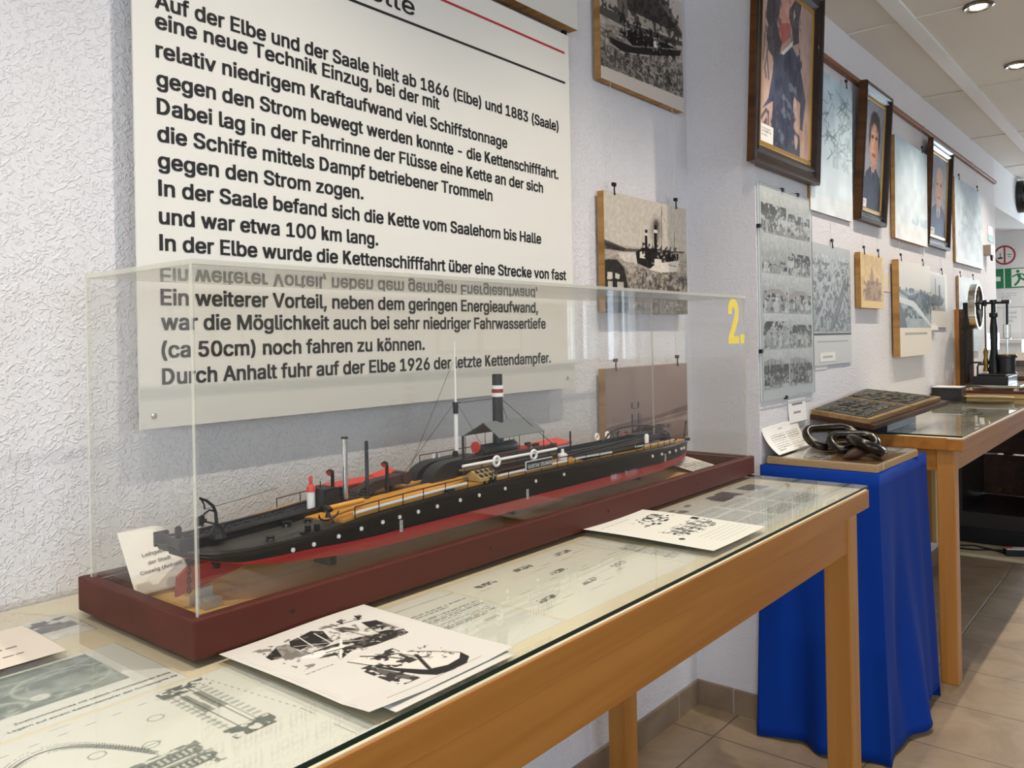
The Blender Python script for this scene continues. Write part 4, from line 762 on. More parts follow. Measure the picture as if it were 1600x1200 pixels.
# photo B: steamer with two funnels
p = Pic(300, 212, 'cdc2b4', .7).grad('c6bbad', 'c9beb0', .55, 1).grad('857b71', 'b3a799', 0, .57).noise(60, .10, 9, 0, .5, sy=3).blobs(0, 0, 1, .40, '55504a', 44, .54, 5, .65).blobs(.35, 0, 1, .36, '443f3b', 30, .55, 25, .7)
p.poly([(-.01, .60), (.236, .548), (.97, .592), (.97, .575), (.207, .519), (-.01, .52)], '5a534d').poly([(-.003, .575), (.236, .546), (.207, .519), (.029, .53)], '3b3632').poly([(.13, .503), (.344, .525), (.36, .431), (.216, .432)], 'd9d0c4', .75)
p.ell(.60, .74, .10, .17, '3f3a36', .55, soft=.95).ell(.60, .80, .045, .06, '2b2724', .7, soft=.7)
p.poly([(.344, .525), (.42, .573), (.655, .584), (.884, .56), (.882, .489), (.36, .431)], '211d1b').poly([(.473, .421), (.895, .505), (.866, .394), (.649, .372), (.511, .385)], 'd9cfc2').poly([(.344, .525), (.36, .431), (.511, .396), (.571, .434)], '24201e').poly([(.393, .535), (.45, .541), (.456, .48), (.391, .48)], 'ddd3c6').poly([(.572, .491), (.66, .493), (.659, .441), (.571, .44)], 'ddd3c6').blobs(.42, .49, .9, .62, '1b1817', 50, .52, 8, .8).blobs(.6, .47, .9, .58, 'c9beb0', 60, .64, 9, .8)
p.poly([(.459, .735), (.489, .737), (.485, .55), (.454, .55)], '1e1a19').poly([(.455, .708), (.492, .708), (.49, .683), (.455, .683)], 'd9cfc2').poly([(.572, .79), (.612, .789), (.602, .55), (.571, .55)], '1e1a19').poly([(.568, .75), (.613, .75), (.612, .721), (.568, .721)], 'd9cfc2')
p.line([(.672, .972), (.663, .585)], .004, '4a443f').line([(.838, .764), (.833, .573)], .004, '4a443f').line([(.672, .95), (.60, .60)], .002, '6a635c').line([(.672, .95), (.83, .57)], .002, '6a635c').line([(.75, .45), (.86, .44)], .006, '4a443f')
p.poly([(-.006, .433), (.129, .445), (.214, .378), (.25, .234), (.26, 0), (-.012, 0)], '322e2b').line([(-.01, .44), (.13, .448), (.216, .38), (.252, .234), (.26, 0)], .008, '8c8279').poly([(.024, .333), (.078, .336), (.077, .276), (.023, .273)], 'cfc4b7').poly([(.109, .331), (.16, .321), (.152, .281), (.107, .286)], 'cfc4b7').poly([(.03, .20), (.2, .20), (.2, .26), (.03, .26)], 'bdb2a5').poly([(.08, .18), (.13, .18), (.13, .27), (.08, .27)], '2a2623').noise(60, .04, 5)
board_pic('wall_photo', 'photo of a two-funnel steamer hanging in the middle, its foot behind the showcase top', p, 1.95, 1.302, .488, .344, -.032, .022, (.055, .42), .32)
# photo C: sepia steamer seen through the case
p = Pic(230, 166, '9b857c', .72).grad('8e776e', '9c867d', .35, 1).poly([(0, .30), (.3, .34), (.62, .36), (1, .44), (1, .36), (0, .24)], '6d564e').poly([(0, .24), (1, .34), (1, .3), (0, .2)], '83695f').grad('7a6259', '8a7067', 0, .24).noise(20, .04, 3, 0, .4)
for x in (.29, .365): p.rect(x - .009, .08, x + .009, .42, '2b1d1a').rect(x - .010, .49, x + .010, .56, '2b1d1a')
p.line([(.29, .495), (.33, .48), (.365, .495)], .006, '2b1d1a').line([(.39, .1), (.39, .40)], .005, '2b1d1a').blobs(.05, .0, .75, .24, '2b1d1a', 34, .46, 16, .85).poly([(0, .05), (.14, .10), (.5, .12), (.56, .04), (.56, 0), (0, 0)], '33221e').poly([(.02, .12), (.08, .20), (.14, .12)], '3a2722').poly([(.38, .20), (.43, .25), (.49, .20)], '33221e').blobs(.2, .04, .6, .22, '2b1d1a', 22, .45, 6, .85).line([(.2, .05), (.2, .24)], .004, '2b1d1a').line([(.36, .08), (.36, .40)], .004, '2b1d1a')
board_pic('wall_photo', 'brownish photo of a twin-funnel steamer behind the acrylic, lowest left of the corner', p, 1.94, .905, .484, .238, -.032, .022, (.055, .42), .10)

# portraits leaning forward from the wall
def portrait(label, x, z, w, h, y, tilt, paint, fw=.055, dep=.03, tagpos=None, group='oil portraits in dark frames'):
    t = thing('portrait', label, 'portrait', on_y(x, y, z, tilt), None)
    f = MB(); prof = [(0, -dep), (0, -.004), (.006, 0), (.016, -.002), (.024, -.010), (fw * .6, -.012), (fw * .75, -.006), (fw * .9, -.012), (fw, -.016), (fw, -dep)]
    corners = [((0, 0), (1, 1)), ((w, 0), (-1, 1)), ((w, h), (-1, -1)), ((0, h), (1, -1))]
    vs = []; k = len(prof)
    for (cx, cy), (sx, sy) in corners:
        for d, zz in prof: vs.append((cx + sx * d, cy + sy * d, zz))
    fs = [(i * k + j, ((i + 1) % 4) * k + j, ((i + 1) % 4) * k + (j + 1) % k, i * k + (j + 1) % k) for i in range(4) for j in range(k)]
    f.add(vs, fs, 0); f.m = [1 if (q % k) == 0 else 0 for q in range(len(fs))]
    obj('frame', f, [FRAMEW, FRAMES], t)
    g = MB(); a, b = fw - .001, fw + .016
    for (p0, p1) in (((a, a), (w - a, b)), ((a, h - b), (w - a, h - a)), ((a, b), (b, h - b)), ((w - b, b), (w - a, h - b))): g.box((p0[0], p0[1], -dep), (p1[0], p1[1], -.0155))
    obj('gold_liner', g, GOLD, t, bevel=.003)
    n = 150; asp = (h - 2 * b) / (w - 2 * b); pc = Pic(n, int(n * asp), 'a08d86', asp); paint(pc)
    sheet('canvas', pc, w - 2 * b, h - 2 * b, CANVAS, t, at(b, b, -.019))
    if tagpos:
        tw, th_ = tagpos; c_ = sheet('caption_card', Pic(30, 20, 'dfdcd6').words(.1, .3, .8, .85, 3, '77736d', .8, 3), tw, th_, PRINT, t, at(b + .004, b + .001, -.0175)); c_['label'] = 'small white caption card in the lower left corner'
    return t
def paint1(p):
    p.grad('b3968a', 'a98e86').noise(7, .05, 2); hr = '453f43'; ct = '464a5c'
    p.poly([(.22, .54), (.37, .60), (.56, .70), (.71, .64), (.80, .54), (.90, .39), (.84, .18), (.79, .18), (.78, .35), (.67, .49), (.63, .36), (.69, 0), (.34, 0), (.20, .04), (.23, .28), (.02, .19), (.14, .28), (.21, .45)], ct).noise(14, .05, 8, 0, .68, sy=.4).blobs(.2, 0, .8, .66, '33384a', 9, .52, 4, .8).blobs(.3, 0, .7, .45, '7b7f8c', 16, .62, 7, .55)
    p.poly([(.29, .82), (.34, .91), (.56, 1.0), (.61, .92), (.54, .85), (.58, .79), (.53, .72), (.37, .64), (.31, .68), (.29, .76)], 'bb8678').poly([(.32, .78), (.54, .83), (.53, .73), (.37, .66)], 'a95c55').ell(.47, .90, .10, .06, 'cda394', .7, soft=.8)
    p.poly([(.08, .85), (.10, 1), (.34, 1), (.31, .83), (.27, .77), (.31, .71), (.38, .67), (.33, .58), (.22, .54), (.13, .57), (.08, .64), (.11, .72), (.06, .76)], hr).poly([(.50, .9), (.62, 1), (.76, 1), (.71, .88), (.72, .74), (.60, .70), (.57, .8), (.51, .85)], hr).blobs(.05, .55, .35, 1, '5d5558', 18, .58, 5, .7).blobs(.5, .7, .76, 1, '6a5f60', 20, .6, 6, .6)
    p.poly([(.36, .60), (.60, .73), (.58, .69), (.41, .60)], 'ded6d0').poly([(.60, .94), (.64, .9), (.60, .86)], 'c9a79a')
    for q in ([(.02, .14), (.10, .20), (.15, .19), (.15, .06)], [(.03, .08), (.11, .14), (.13, .02)], [(.05, .65), (.03, .5)], [(.10, .53), (.14, .40)], [(.12, .60), (.06, .45), (.09, .40)], [(.76, .47), (.84, .19)], [(.74, .70), (.76, .60)], [(.03, .02), (.08, .08), (.11, .05)]): p.line(q, .014, '504c55', .85)
    p.noise(24, .03, 9, sy=.5)
def man(p, hair, coat, bald=False):
    p.grad('6f7178', '9497a3').noise(6, .05, 2); cy = .63 if not bald else .60
    p.poly([(-.05, 0), (-.02, .18), (.12, .33), (.36, .40), (.66, .40), (.90, .32), (1.02, .16), (1.05, 0)], coat)
    if bald: p.poly([(.38, .42), (.50, .06), (.64, .42)], 'dcd9d6').poly([(.46, .33), (.55, .33), (.57, .04), (.45, .04)], '2a3350')
    else: p.poly([(.38, .42), (.48, .30), (.64, .41)], 'd2cdc8').poly([(.44, .36), (.58, .36), (.51, .26)], '23252e'); p.line([(.47, .26), (.44, 0)], .015, '262a36')
    p.ell(.51, cy - .18, .13, .12, 'a97862', soft=.3).ell(.51, cy, .27, .24, 'b98a72', soft=.2).ell(.46, cy + .03, .18, .19, 'd3a48b', .85, soft=.9)
    if not bald: p.ell(.51, cy + .20, .29, .11, hair, soft=.25).ell(.25, cy + .08, .07, .15, hair, .9, soft=.5).ell(.77, cy + .07, .07, .16, hair, .9, soft=.5).ell(.49, cy + .13, .18, .07, 'd3a48b', .9, soft=.5)
    else: p.ell(.51, cy + .17, .23, .12, 'd6a993', soft=.35).ell(.25, cy + .05, .045, .11, hair, .7, soft=.6).ell(.77, cy + .05, .045, .11, hair, .7, soft=.6)
    for x in (.40, .61): p.ell(x, cy + .015, .045, .013, 'e0d2c8', .8, soft=.5).ell(x, cy + .015, .02, .014, '2e211e', soft=.5).line([(x - .06, cy + .05), (x + .06, cy + .055)], .012, '4a352c', .8)
    p.poly([(.50, cy + .02), (.45, cy - .065), (.56, cy - .065), (.53, cy + .02)], 'a9745e', .55).line([(.42, cy - .115), (.60, cy - .115)], .013, '8f4d44', .9).ell(.66, cy - .05, .09, .14, '9c6e59', .35, soft=.9).noise(30, .03, 4)
portrait('large dark-framed painting of a bearded man in a blue coat, nearest of the framed paintings', 2.42, 1.765, .585, .672, -.277, math.radians(2.6), paint1, .062, .026, (.10, .055))
portrait('dark-framed portrait of a dark-haired man in a dark jacket, second framed painting along the wall', 3.50, 1.695, .375, .565, -.268, math.radians(3.8), lambda p: man(p, '352b2a', '33384a'), .045, .034, (.05, .035))
portrait('dark-framed portrait of a bald man with white shirt and tie, farthest framed painting', 4.66, 1.68, .49, .555, -.262, math.radians(3.0), lambda p: man(p, '8a8078', '2b3550', True), .052, .026, (.10, .035))

# large pale sky-like prints between the portraits
p = Pic(130, 130, 'cfe0ea', 1).grad('dfe9ef', 'bcd2df').rect(0, 0, 1, .12, 'e4eaec').noise(9, .05, 3); r = np.random.RandomState(5)
for _ in range(60): x, y = r.uniform(.35, .95), r.uniform(.45, .90); p.line([(x, y), (x + r.uniform(-.14, .14), y + r.uniform(-.05, .05)), (x + r.uniform(-.2, .2), y + r.uniform(-.10, .04))], .006, '73838c', .6)
p.blobs(.5, .35, 1, .75, 'a5b6bf', 14, .55, 8, .6)
board_pic('aerial_print', 'pale blue aerial print with dark scribbled top, between the two nearest framed paintings', p, 2.98, 1.68, .475, .53, -.2465, .008, (.40,), .05, math.radians(1.0))
p = Pic(70, 70, 'cfe0ea', 1).grad('e6edf0', 'c4d8e4').rect(0, 0, 1, .16, 'e8ebeb').noise(9, .04, 13).blobs(.4, .2, 1, .3, 'a9bfc9', 14, .55, 5, .6)
board_pic('aerial_print', 'very pale blue print between the dark-haired and the bald portrait', p, 4.04, 1.665, .60, .475, -.258, .018, (.5,), .11, math.radians(.6))
p = Pic(70, 70, 'c6cdd2', 1).grad('cfd4d6', 'b4c4ce').noise(8, .06, 23).blobs(.1, .3, .9, .8, '8f9da6', 14, .58, 5, .4).rect(0, 0, 1, .07, 'd9dcdc')
board_pic('aerial_print', 'grey-blue print beyond the bald portrait, end of the upper row', p, 5.33, 1.632, .82, .50, -.252, .012, (.12, .66), .12)

# glazed collage of ten small photos
CG = thing('photo_collage', 'tall clip frame of ten black and white photos in two columns', 'picture', on_y(2.525, YB - .006, 1.018))
cw, chh = .468, .70
obj('backing', bx((0, 0, -.004), (cw, chh, 0)), mat('backing_grey', 'd9dcdf', .6), CG)
hs = [0.03, .175, .30, .43, .55, .665]
for k in range(10):
    c_, r_ = k % 2, k // 2; x0 = .02 + c_ * .222; y0 = [.035, .165, .285, .415, .545][r_]; hh = [.118, .105, .118, .118, .125][r_]
    p = Pic(90, 60, 'b9bcbc', .6).grad('a5a8a8', 'dfe1e1', .0, 1); hz = (.62, .5, .8, .7, .55, .5, .35, .6, .72, .6)[k]; p.blobs(0, hz - .25, 1, hz, '3f4142', 9, (.40, .5, .45, .42, .5, .5, .6, .5, .36, .5)[k], k * 3 + 2, .95).blobs(0, .05, 1, hz - .1, '5c5e5f', 16, (.5, .55, .6, .5, .62, .6, .7, .5, .42, .66)[k], k * 5 + 4, .9).line([(0, hz - .2), (.5, hz - .12), (1, hz - .22)], .015, '3a3b3c', .7).blobs(0, 0, 1, .4, 'e6e7e7', 8, .55, k * 7, .8).noise(20, .05, k)
    if k < 2: p.poly([(0, .72), (.3, .80), (.7, .70), (1, .55), (1, .2), (0, .1)], '8b8782', .35)
    if k in (0, 1): [p.line([(x_, .1), (x_, .75)], .012, '2c2d2e', .8) for x_ in (.15, .3, .42, .66)]; p.blobs(0, .1, 1, .6, '2a2b2c', 22, .5, k + 40, .8)
    if k == 4 or k == 5: p.poly([(.0, .3), (.3, .5), (.7, .5), (1, .3), (1, .4), (.7, .62), (.3, .62), (0, .45)], 'b2aaa4')
    o = sheet('photo', p, .212, hh + .008, PHOTO, CG, at(x0, y0, .0008))
g = MB().box((0, 0, .002), (cw, chh, .0045)); g.m = [0, 0, 1, 1, 1, 1]; obj('cover_glass', g, [GLASS, mat('pale_glass_edge', '9fb3ae', .3)], CG)
for x, y in ((0, .16), (0, .56), (.2, chh), (.34, chh), (.2, 0)): obj('clip', bx((x - .006, y - .006, -.005), (x + .006, y + .006, .0062)), IRON, CG)
# second row
p = Pic(150, 170, 'b0b4b5', 1.07).grad('8d9294', 'b9bdbf', .27, 1).noise(40, .10, 3, .27, .92).blobs(0, .28, 1, .88, '5b5f61', 30, .5, 5, .7).blobs(0, .28, 1, .8, 'a9adae', 26, .6, 7, .6)
p.line([(.05, .30), (.45, .66), (.6, .95)], .02, 'a9adae').line([(.45, .30), (.85, .72)], .035, '74797b').line([(.5, .30), (.92, .70)], .012, '5a5e60').rect(0, 0, 1, .27, 'c6c6c3').rect(0, .245, 1, .262, '3c3d3e').rect(.08, .185, .9, .20, '77777a', .5)
t = board_pic('aerial_photo', 'grey aerial photo of a town with a white caption strip, right of the photo collage', p, 3.0, 1.113, .43, .452, -.242, .006, (.22,), .10)
c_ = sheet('caption_card', Pic(20, 10, 'e6e4de').rect(.2, .4, .8, .6, '8a8882', .6), .17, .035, PRINT, t, at(.06, .012, .001)); c_['label'] = 'white caption card'
t = tag(obj('wall_label', bx((0, 0, 0), (.13, .035, .0008)), PAPER, None, on_y(3.02, YB - .0015, 1.098)), 'small blank white label on the wall under the grey aerial photo', 'label')
p = Pic(110, 110, 'd9bd85', .75).grad('c7a86c', 'dfc48e').rect(.04, .13, .93, .97, 'cfae78').noise(14, .05, 3, .13, .97).poly([(.15, .13), (.2, .4), (.36, .5), (.48, .80), (.58, .5), (.74, .6), (.85, .4), (.9, .13)], '9c7b5a', .8).blobs(.1, .14, .9, .5, '7d5c46', 12, .5, 7, .7).rect(0, 0, 1, .12, 'dcb978')
board_pic('sepia_print', 'small yellowish print of a spired building, on a light wooden board', p, 3.50, 1.334, .32, .228, -.262, .022, (.05, .25), .09)
tag(obj('wall_label', bx((0, 0, 0), (.16, .085, .0008)), mat('cream_label', 'e2d6c6', .8), None, on_y(3.86, YB - .0015, 1.415)), 'cream label on the wall right of the yellowish print', 'label')
tag(obj('wall_label', bx((0, 0, 0), (.05, .06, .0008)), mat('cream_label', 'e2d6c6', .8), None, on_y(3.40, YB - .0015, 1.44)), 'cream label mostly hidden at the left of the yellowish print', 'label')
p = Pic(140, 160, 'd9d3c8', 1).grad('bfb8ad', 'd8d2c8', .5, 1).rect(0, 0, 1, .31, 'ddd2bf').rect(0, .30, 1, .70, '98a0a2').noise(16, .05, 3, .3, .72).poly([(0, .70), (.3, .64), (.7, .70), (1, .66), (1, .52), (.72, .42), (.3, .60), (0, .66)], '6b7375').blobs(0, .4, 1, .72, '3f4648', 16, .5, 4, .75).poly([(0, .56), (.4, .52), (1, .30), (1, .34), (.45, .58), (0, .62)], 'c9cdcd').poly([(0, .30), (.22, .30), (.1, .50), (0, .52)], '5d6567').rect(.15, .225, .85, .25, '77736c', .6)
board_pic('aerial_photo', 'aerial photo of a river harbour over a pale caption strip, thick wooden board', p, 4.02, 1.116, .59, .448, -.275, .03, (.04, .44), .09)
p = Pic(100, 110, 'd6d2ca', .65).rect(.10, .30, .86, .95, 'b9b6b0').noise(14, .04, 3).grad('9a9a98', 'c4c2bd', .3, .95).rect(0, 0, 1, .3, 'd8d3c9').rect(0, 0, .1, 1, 'd8d3c9').rect(.88, 0, 1, 1, 'd8d3c9').rect(0, .95, 1, 1, 'd8d3c9').poly([(.12, .50), (.2, .38), (.7, .40), (.84, .52), (.7, .56), (.3, .60)], '5b5b5a').line([(.4, .5), (.4, .88)], .02, '4a4a49').line([(.6, .5), (.6, .76)], .05, '4a4a49').blobs(.1, .32, .86, .6, '3f3f3e', 14, .5, 6, .8)
board_pic('ship_print', 'small grey print of a ship with mast, right of the river harbour photo', p, 4.66, 1.252, .46, .296, -.246, .006, (.34,), .09)
tag(obj('wall_label', bx((0, 0, 0), (.2, .02, .02)), PAPER, None, on_y(4.64, YB - .001, 1.238)), 'small white ledge label under the ship print', 'label')
p = Pic(40, 50, 'c9ced0', 1).grad('aeb6ba', 'd2d6d7').noise(10, .05, 3).blobs(0, .3, 1, .7, '8f979b', 10, .55, 4, .6)
board_pic('framed_print', 'grey print on a brown board partly behind the flywheel of the steam engine', p, 5.39, 1.10, .62, .455, -.252, .012, (.05, .42), .08)
# label and note beside the pedestal
LB = thing('wall_card', 'white card with two printed lines taped to the wall under the photo collage', 'label', on_y(2.752, YB - .002, .925)); sheet('paper', Pic(40, 24, 'eceae6').rect(.22, .72, .8, .80, '55534f', .8).rect(.28, .38, .68, .44, '66645f', .7), .165, .083, PRINT, LB, Z0, lambda X, Y: .006 * (1 - Y / .083) ** 2 + 0 * X, .0005)
NT = thing('leaning_note', 'curling white note of handwriting-like print leaning on the wall at the back of the pedestal', 'note', basis((2.53, -.285, .8455), (1, .02, 0), (.0, .5, .9)))
sheet('paper', Pic(70, 50, 'eceae4', .6).words(.12, .10, .50, .72, 8, '6a6862', .7, 3, .4).words(.54, .10, .92, .72, 8, '6a6862', .7, 4, .4).words(.35, .80, .65, .88, 1, '6a6862', .7, 5), .30, .098, PRINT, NT, Z0, lambda X, Y: .018 * ((Y / .098 - .5) ** 2) * 2 - .012 * np.clip(.25 - X / .30, 0, 1) * 4 * (Y / .098), .0005)
# hanging rail
RW = wood('rail_wood', '8f5a34', '6a3d20', 'X', 30, .4)
RL = thing('picture_rail', 'thin brown wooden picture rail high along the offset wall', 'rail', at(2.6, YB, 2.262)); obj('rail', bx((0, -.022, 0), (4.06, 0, .020)), RW, RL, bevel=.002)
obj('wire_loop', MB().box((1.02, -.025, -.004), (1.03, -.0225, .024)).box((2.0, -.025, -.004), (2.01, -.0225, .024)).box((3.2, -.025, -.004), (3.21, -.0225, .024)), SILVER, RL)
struct(obj('trim_20', bx((XS + .05, YB - .006, 2.292), (6.66, YB, 2.297)), LINT))

# ================================================================== blue pedestal with the chain
CLOTH = mat('blue_cloth', '05348c', .8, spec=.12, bump=(900, .25, .0006)); CLOTH.node_tree.nodes['Principled BSDF'].inputs['Sheen Weight'].default_value = .02
PD = thing('draped_pedestal', 'square pedestal hidden under a floor-length royal blue cloth, between the two tables', 'pedestal', at(2.5, -.6, 0))
x0, x1, y0, y1, zt = 2.497, 3.05, -.598, -.243, .8195
m = MB(); per = []; NS = 40
def lerp(a, b, t): return a + (b - a) * t
corn = [(x0, y1), (x0, y0), (x1, y0), (x1, y1)]; low = [(2.405, -.255), (2.448, -.632), (3.035, -.632), (3.06, -.245)]
nz = 22; V = []
for s in range(3):
    for i in range(NS):
        t = i / NS; V.append((s, t))
V.append((2, 1.0))
for kz in range(nz + 1):
    f = kz / nz; z = zt * (1 - f)
    for (s, t) in V:
        tx, ty = lerp(corn[s][0], corn[s + 1][0], t), lerp(corn[s][1], corn[s + 1][1], t); lx, ly = lerp(low[s][0], low[s + 1][0], t), lerp(low[s][1], low[s + 1][1], t)
        g = f ** 1.25; x, y = lerp(tx, lx, g), lerp(ty, ly, g); e = math.sin(math.pi * t)
        w_ = .020 * f * e * (math.sin(9.5 * t + 2.2 * f + s) + .5 * math.sin(21 * t - 3 * f)) + .010 * e * f * math.sin(5 * (t + f))
        if s == 0: x -= w_ + .035 * e * max(0, .45 - abs(f - .30)) * max(0, .6 - abs(t - .25)) * (1 if (f - .9 * (1 - t)) < 0 else -.6)
        elif s == 1: y -= w_
        else: x += w_
        zz = z + (.004 + .05 * (s == 1) * t ** 2 * f + .012 * e * abs(math.sin(7 * t)) * f if kz == nz else 0)
        m.v.append((x - 2.5, y + .6, max(zz, .004)))
nv = len(V)
for kz in range(nz):
    for i in range(nv - 1): m.f.append((kz * nv + i, kz * nv + i + 1, (kz + 1) * nv + i + 1, (kz + 1) * nv + i)); m.m.append(0)
m.add([(x0 - 2.5, y0 + .6, zt), (x1 - 2.5, y0 + .6, zt), (x1 - 2.5, y1 + .6, zt), (x0 - 2.5, y1 + .6, zt)], [(0, 1, 2, 3)])
cl = obj('tablecloth', m, CLOTH, PD, smooth=True); s_ = cl.modifiers.new('thickness', 'SOLIDIFY'); s_.thickness = .0015; s_.offset = -1
obj('pedestal_body', bx((.03, .03, 0), (.52, .34, .815)), BEECH, PD)
BD = thing('display_board', 'chipboard panel with clear cover sheet lying on the blue pedestal', 'board', on_z(2.520, -.588, .8205, math.radians(-1.5)))
bw, bd = .415, .335
CHIP = mat('chipboard', 'b3905f', .7, var=(160, .3)); obj('board', bx((0, 0, 0), (bw, bd, .021)), mat('varnished_board', '9c7a50', .4, var=(8, .1)), BD, bevel=.001)
obj('chipboard_edge', MB().box((.0, -.0008, .001), (bw, -.0001, .020)).box((bw + .0001, 0, .001), (bw + .0008, bd, .020)).box((-.0008, 0, .001), (-.0001, bd, .020)), CHIP, BD)
p = Pic(60, 50, 'dad8d2', .8).blobs(.1, .1, .9, .8, '4a4c4f', 9, .5, 3, .85)
sheet('photo', p, .14, .13, PRINT, BD, at(.035, .17, .0213)); sheet('white_label', Pic(10, 10, 'efeeea'), .05, .13, PRINT, BD, at(bw - .065, .05, .0213))
c_ = MB().box((.002, .002, .0217), (bw - .002, bd - .002, .0247)); c_.m = [0, 0, 1, 1, 1, 1]; obj('clear_cover', c_, [ACRYL, ACEDGE], BD)
obj('tape', MB().box((.0, -.0012, .004), (.006, -.0009, .0250)).box((.05, -.0012, .002), (.062, -.0009, .0250)), mat('tape', 'cbb98a', .3), BD)
CHM = mat('polished_iron', '3a3632', .22, .85, bump=(25, .35, .004)); RUST = mat('rusty_iron', '3a2419', .55, .4, bump=(60, .5, .003))
CH = thing('chain_piece', 'three heavy dark polished links of an old towing chain lying on the chipboard panel', 'chain', at(2.72, -.43, .8455))
def stad(L, Wd, c, rz, tilt, n=28):
    pts = []
    for i in range(n):
        q = 2 * math.pi * i / n; x = math.cos(q) * Wd / 2 + (L - Wd) / 2 * (1 if math.cos(q) > 0 else -1); y = math.sin(q) * Wd / 2; pts.append(Vector((x, y, 0)))
    Mx = Matrix.Translation(c) @ Matrix.Rotation(rz, 4, 'Z') @ Matrix.Rotation(tilt, 4, 'X'); return [Mx @ q for q in pts]
obj('link', MB().tube(stad(.18, .088, Vector((.060, .055, .042)), math.radians(-38), math.radians(36)), .0150, 10, closed=True), CHM, CH, smooth=True)
obj('label_band', MB().tube([(.012, .030, .022), (-.006, .046, .024)], .0165, 12), mat('tan_tape', 'a88c5c', .6), CH)
obj('link', MB().tube(stad(.135, .070, Vector((.000, -.030, .0355)), math.radians(-62), math.radians(35)), .0145, 10, closed=True), CHM, CH, smooth=True)
obj('link', MB().tube(stad(.110, .082, Vector((-.055, -.085, .0350)), math.radians(35), math.radians(25)), .0165, 10, closed=True), CHM, CH, smooth=True)
obj('broken_link', MB().tube([(-.085, -.085, .022), (-.105, -.075, .017), (-.125, -.062, .013), (-.137, -.053, .008), (-.147, -.043, .004)], [.016, .018, .015, .009, .003], 10), RUST, CH, smooth=True)

# ================================================================== second table
# printing formes, leaning on a batten at the wall side
def tilted(o, xd, yd): return basis(o, xd, yd)
FORM = thing('printing_forme', 'large dark wooden tray carrying two slabs of old printing type, propped on the second table', 'type tray', at(2.95, -.457, .8965))
TYP = wood('old_tray_wood', '43261a', '2a150d', 'X', 24, .5); OLDW = wood('old_pale_wood', '96794e', '6f5532', 'X', 30, .55)
FQ = [Vector(q) for q in ((0, 0, 0), (.66, -.097, .041), (.66, .215, .068), (0, .217, .028))]; FN = Vector((-.06, -.12, 1)).normalized()
def fp(u, v, h): return FQ[0] * (1 - u) * (1 - v) + FQ[1] * u * (1 - v) + FQ[2] * u * v + FQ[3] * (1 - u) * v + FN * h
def fbox(m, u0, v0, h0, u1, v1, h1, mi=0): return m.hexa([fp(u0, v0, h0), fp(u1, v0, h0), fp(u1, v1, h0), fp(u0, v1, h0), fp(u0, v0, h1), fp(u1, v0, h1), fp(u1, v1, h1), fp(u0, v1, h1)], mi)
obj('tray', fbox(MB(), 0, 0, 0, 1, 1, .018), TYP, FORM, bevel=.002)
TYPEM = mat('type_metal', '3d403c', .45, .55, bump=(90, .5, .003)); TYPEB = mat('type_brown', '5c5140', .5, .3, bump=(90, .5, .003))
for k, (a, b) in enumerate(((.0, .525), (.545, .95))):
    bl = obj('type_block', fbox(MB(), a, .06, .018, b, .985, .036), OLDW, FORM, bevel=.002)
    r = np.random.RandomState(3 + k); tm = fbox(MB(), a + .02, .13, .036, b - .02, .95, .0385)
    for _ in range(70):
        u, v = r.uniform(a + .025, b - .10), r.uniform(.14, .88); fbox(tm, u, v, .0385, u + r.uniform(.02, .075), v + r.uniform(.02, .06), .0385 + r.uniform(.001, .0035), int(r.rand() < .55))
    obj('type_lines', tm, [TYPEM, TYPEB], bl)
tag(obj('black_block', bx((0, 0, 0), (.40, .19, .036)), mat('black_batten', '1b1512', .6), None, at(3.16, -.445, .8703)), 'black block on the second table propping up the printing tray', 'block')
tag(obj('black_box', MB().box((0, 0, 0), (.12, .14, .066)).box((.004, .004, .066), (.116, .136, .071), 1).box((-.0012, .02, .012), (-.0002, .10, .05), 2), [BLACK, WHITE, mat('box_panel', '232326', .2)], None, at(4.72, -.385, .8703), bevel=.002), 'small black box with white top on the second table, behind the printing tray', 'box')
tag(sheet('card_strip', Pic(20, 20, 'ddd3bd'), .22, .22, PRINT, None, on_z(4.72, -.62, .8706, .15), lambda X, Y: .016 + .02 * np.cos(X / .22 * 2.4) * .5 + .004 * np.sin(Y * 14), .0006), 'curling cream card lying on the second table before the wooden tray', 'card')
for x, y, w_, h_, sd, lab in ((3.36, -.66, .45, .19, 3, 'sheet of dim pictures under the near glass of the second table'), (3.95, -.66, .60, .24, 6, 'pale sheet with a grey picture under the glass beside the printing tray'), (4.62, -.67, .50, .36, 8, 'cream sheet with dark picture under the glass in front of the wooden tray')):
    p = Pic(50, 40, 'd8d2c2', .7).blobs(.1, .3, .9, .9, '55524c', 9, .55, sd, .8).words(.1, .08, .9, .26, 4, '77736a', .7, sd); doc('document_sheet', lab, 'document', p, x, y, w_, h_)
TR = thing('engine_tray', 'shallow dark-edged wooden tray under the steam engine model', 'tray', at(4.97, -.66, .8703))
obj('tray', MB().box((0, 0, 0), (1.05, .49, .030)), LTWOOD, TR, bevel=.003); obj('dark_rim', MB().box((-.004, -.004, .024), (1.054, .01, .040)).box((-.004, .48, .024), (1.054, .494, .040)).box((-.004, .01, .024), (.01, .48, .040)).box((1.04, .01, .024), (1.054, .48, .040)), MAHOG, TR)
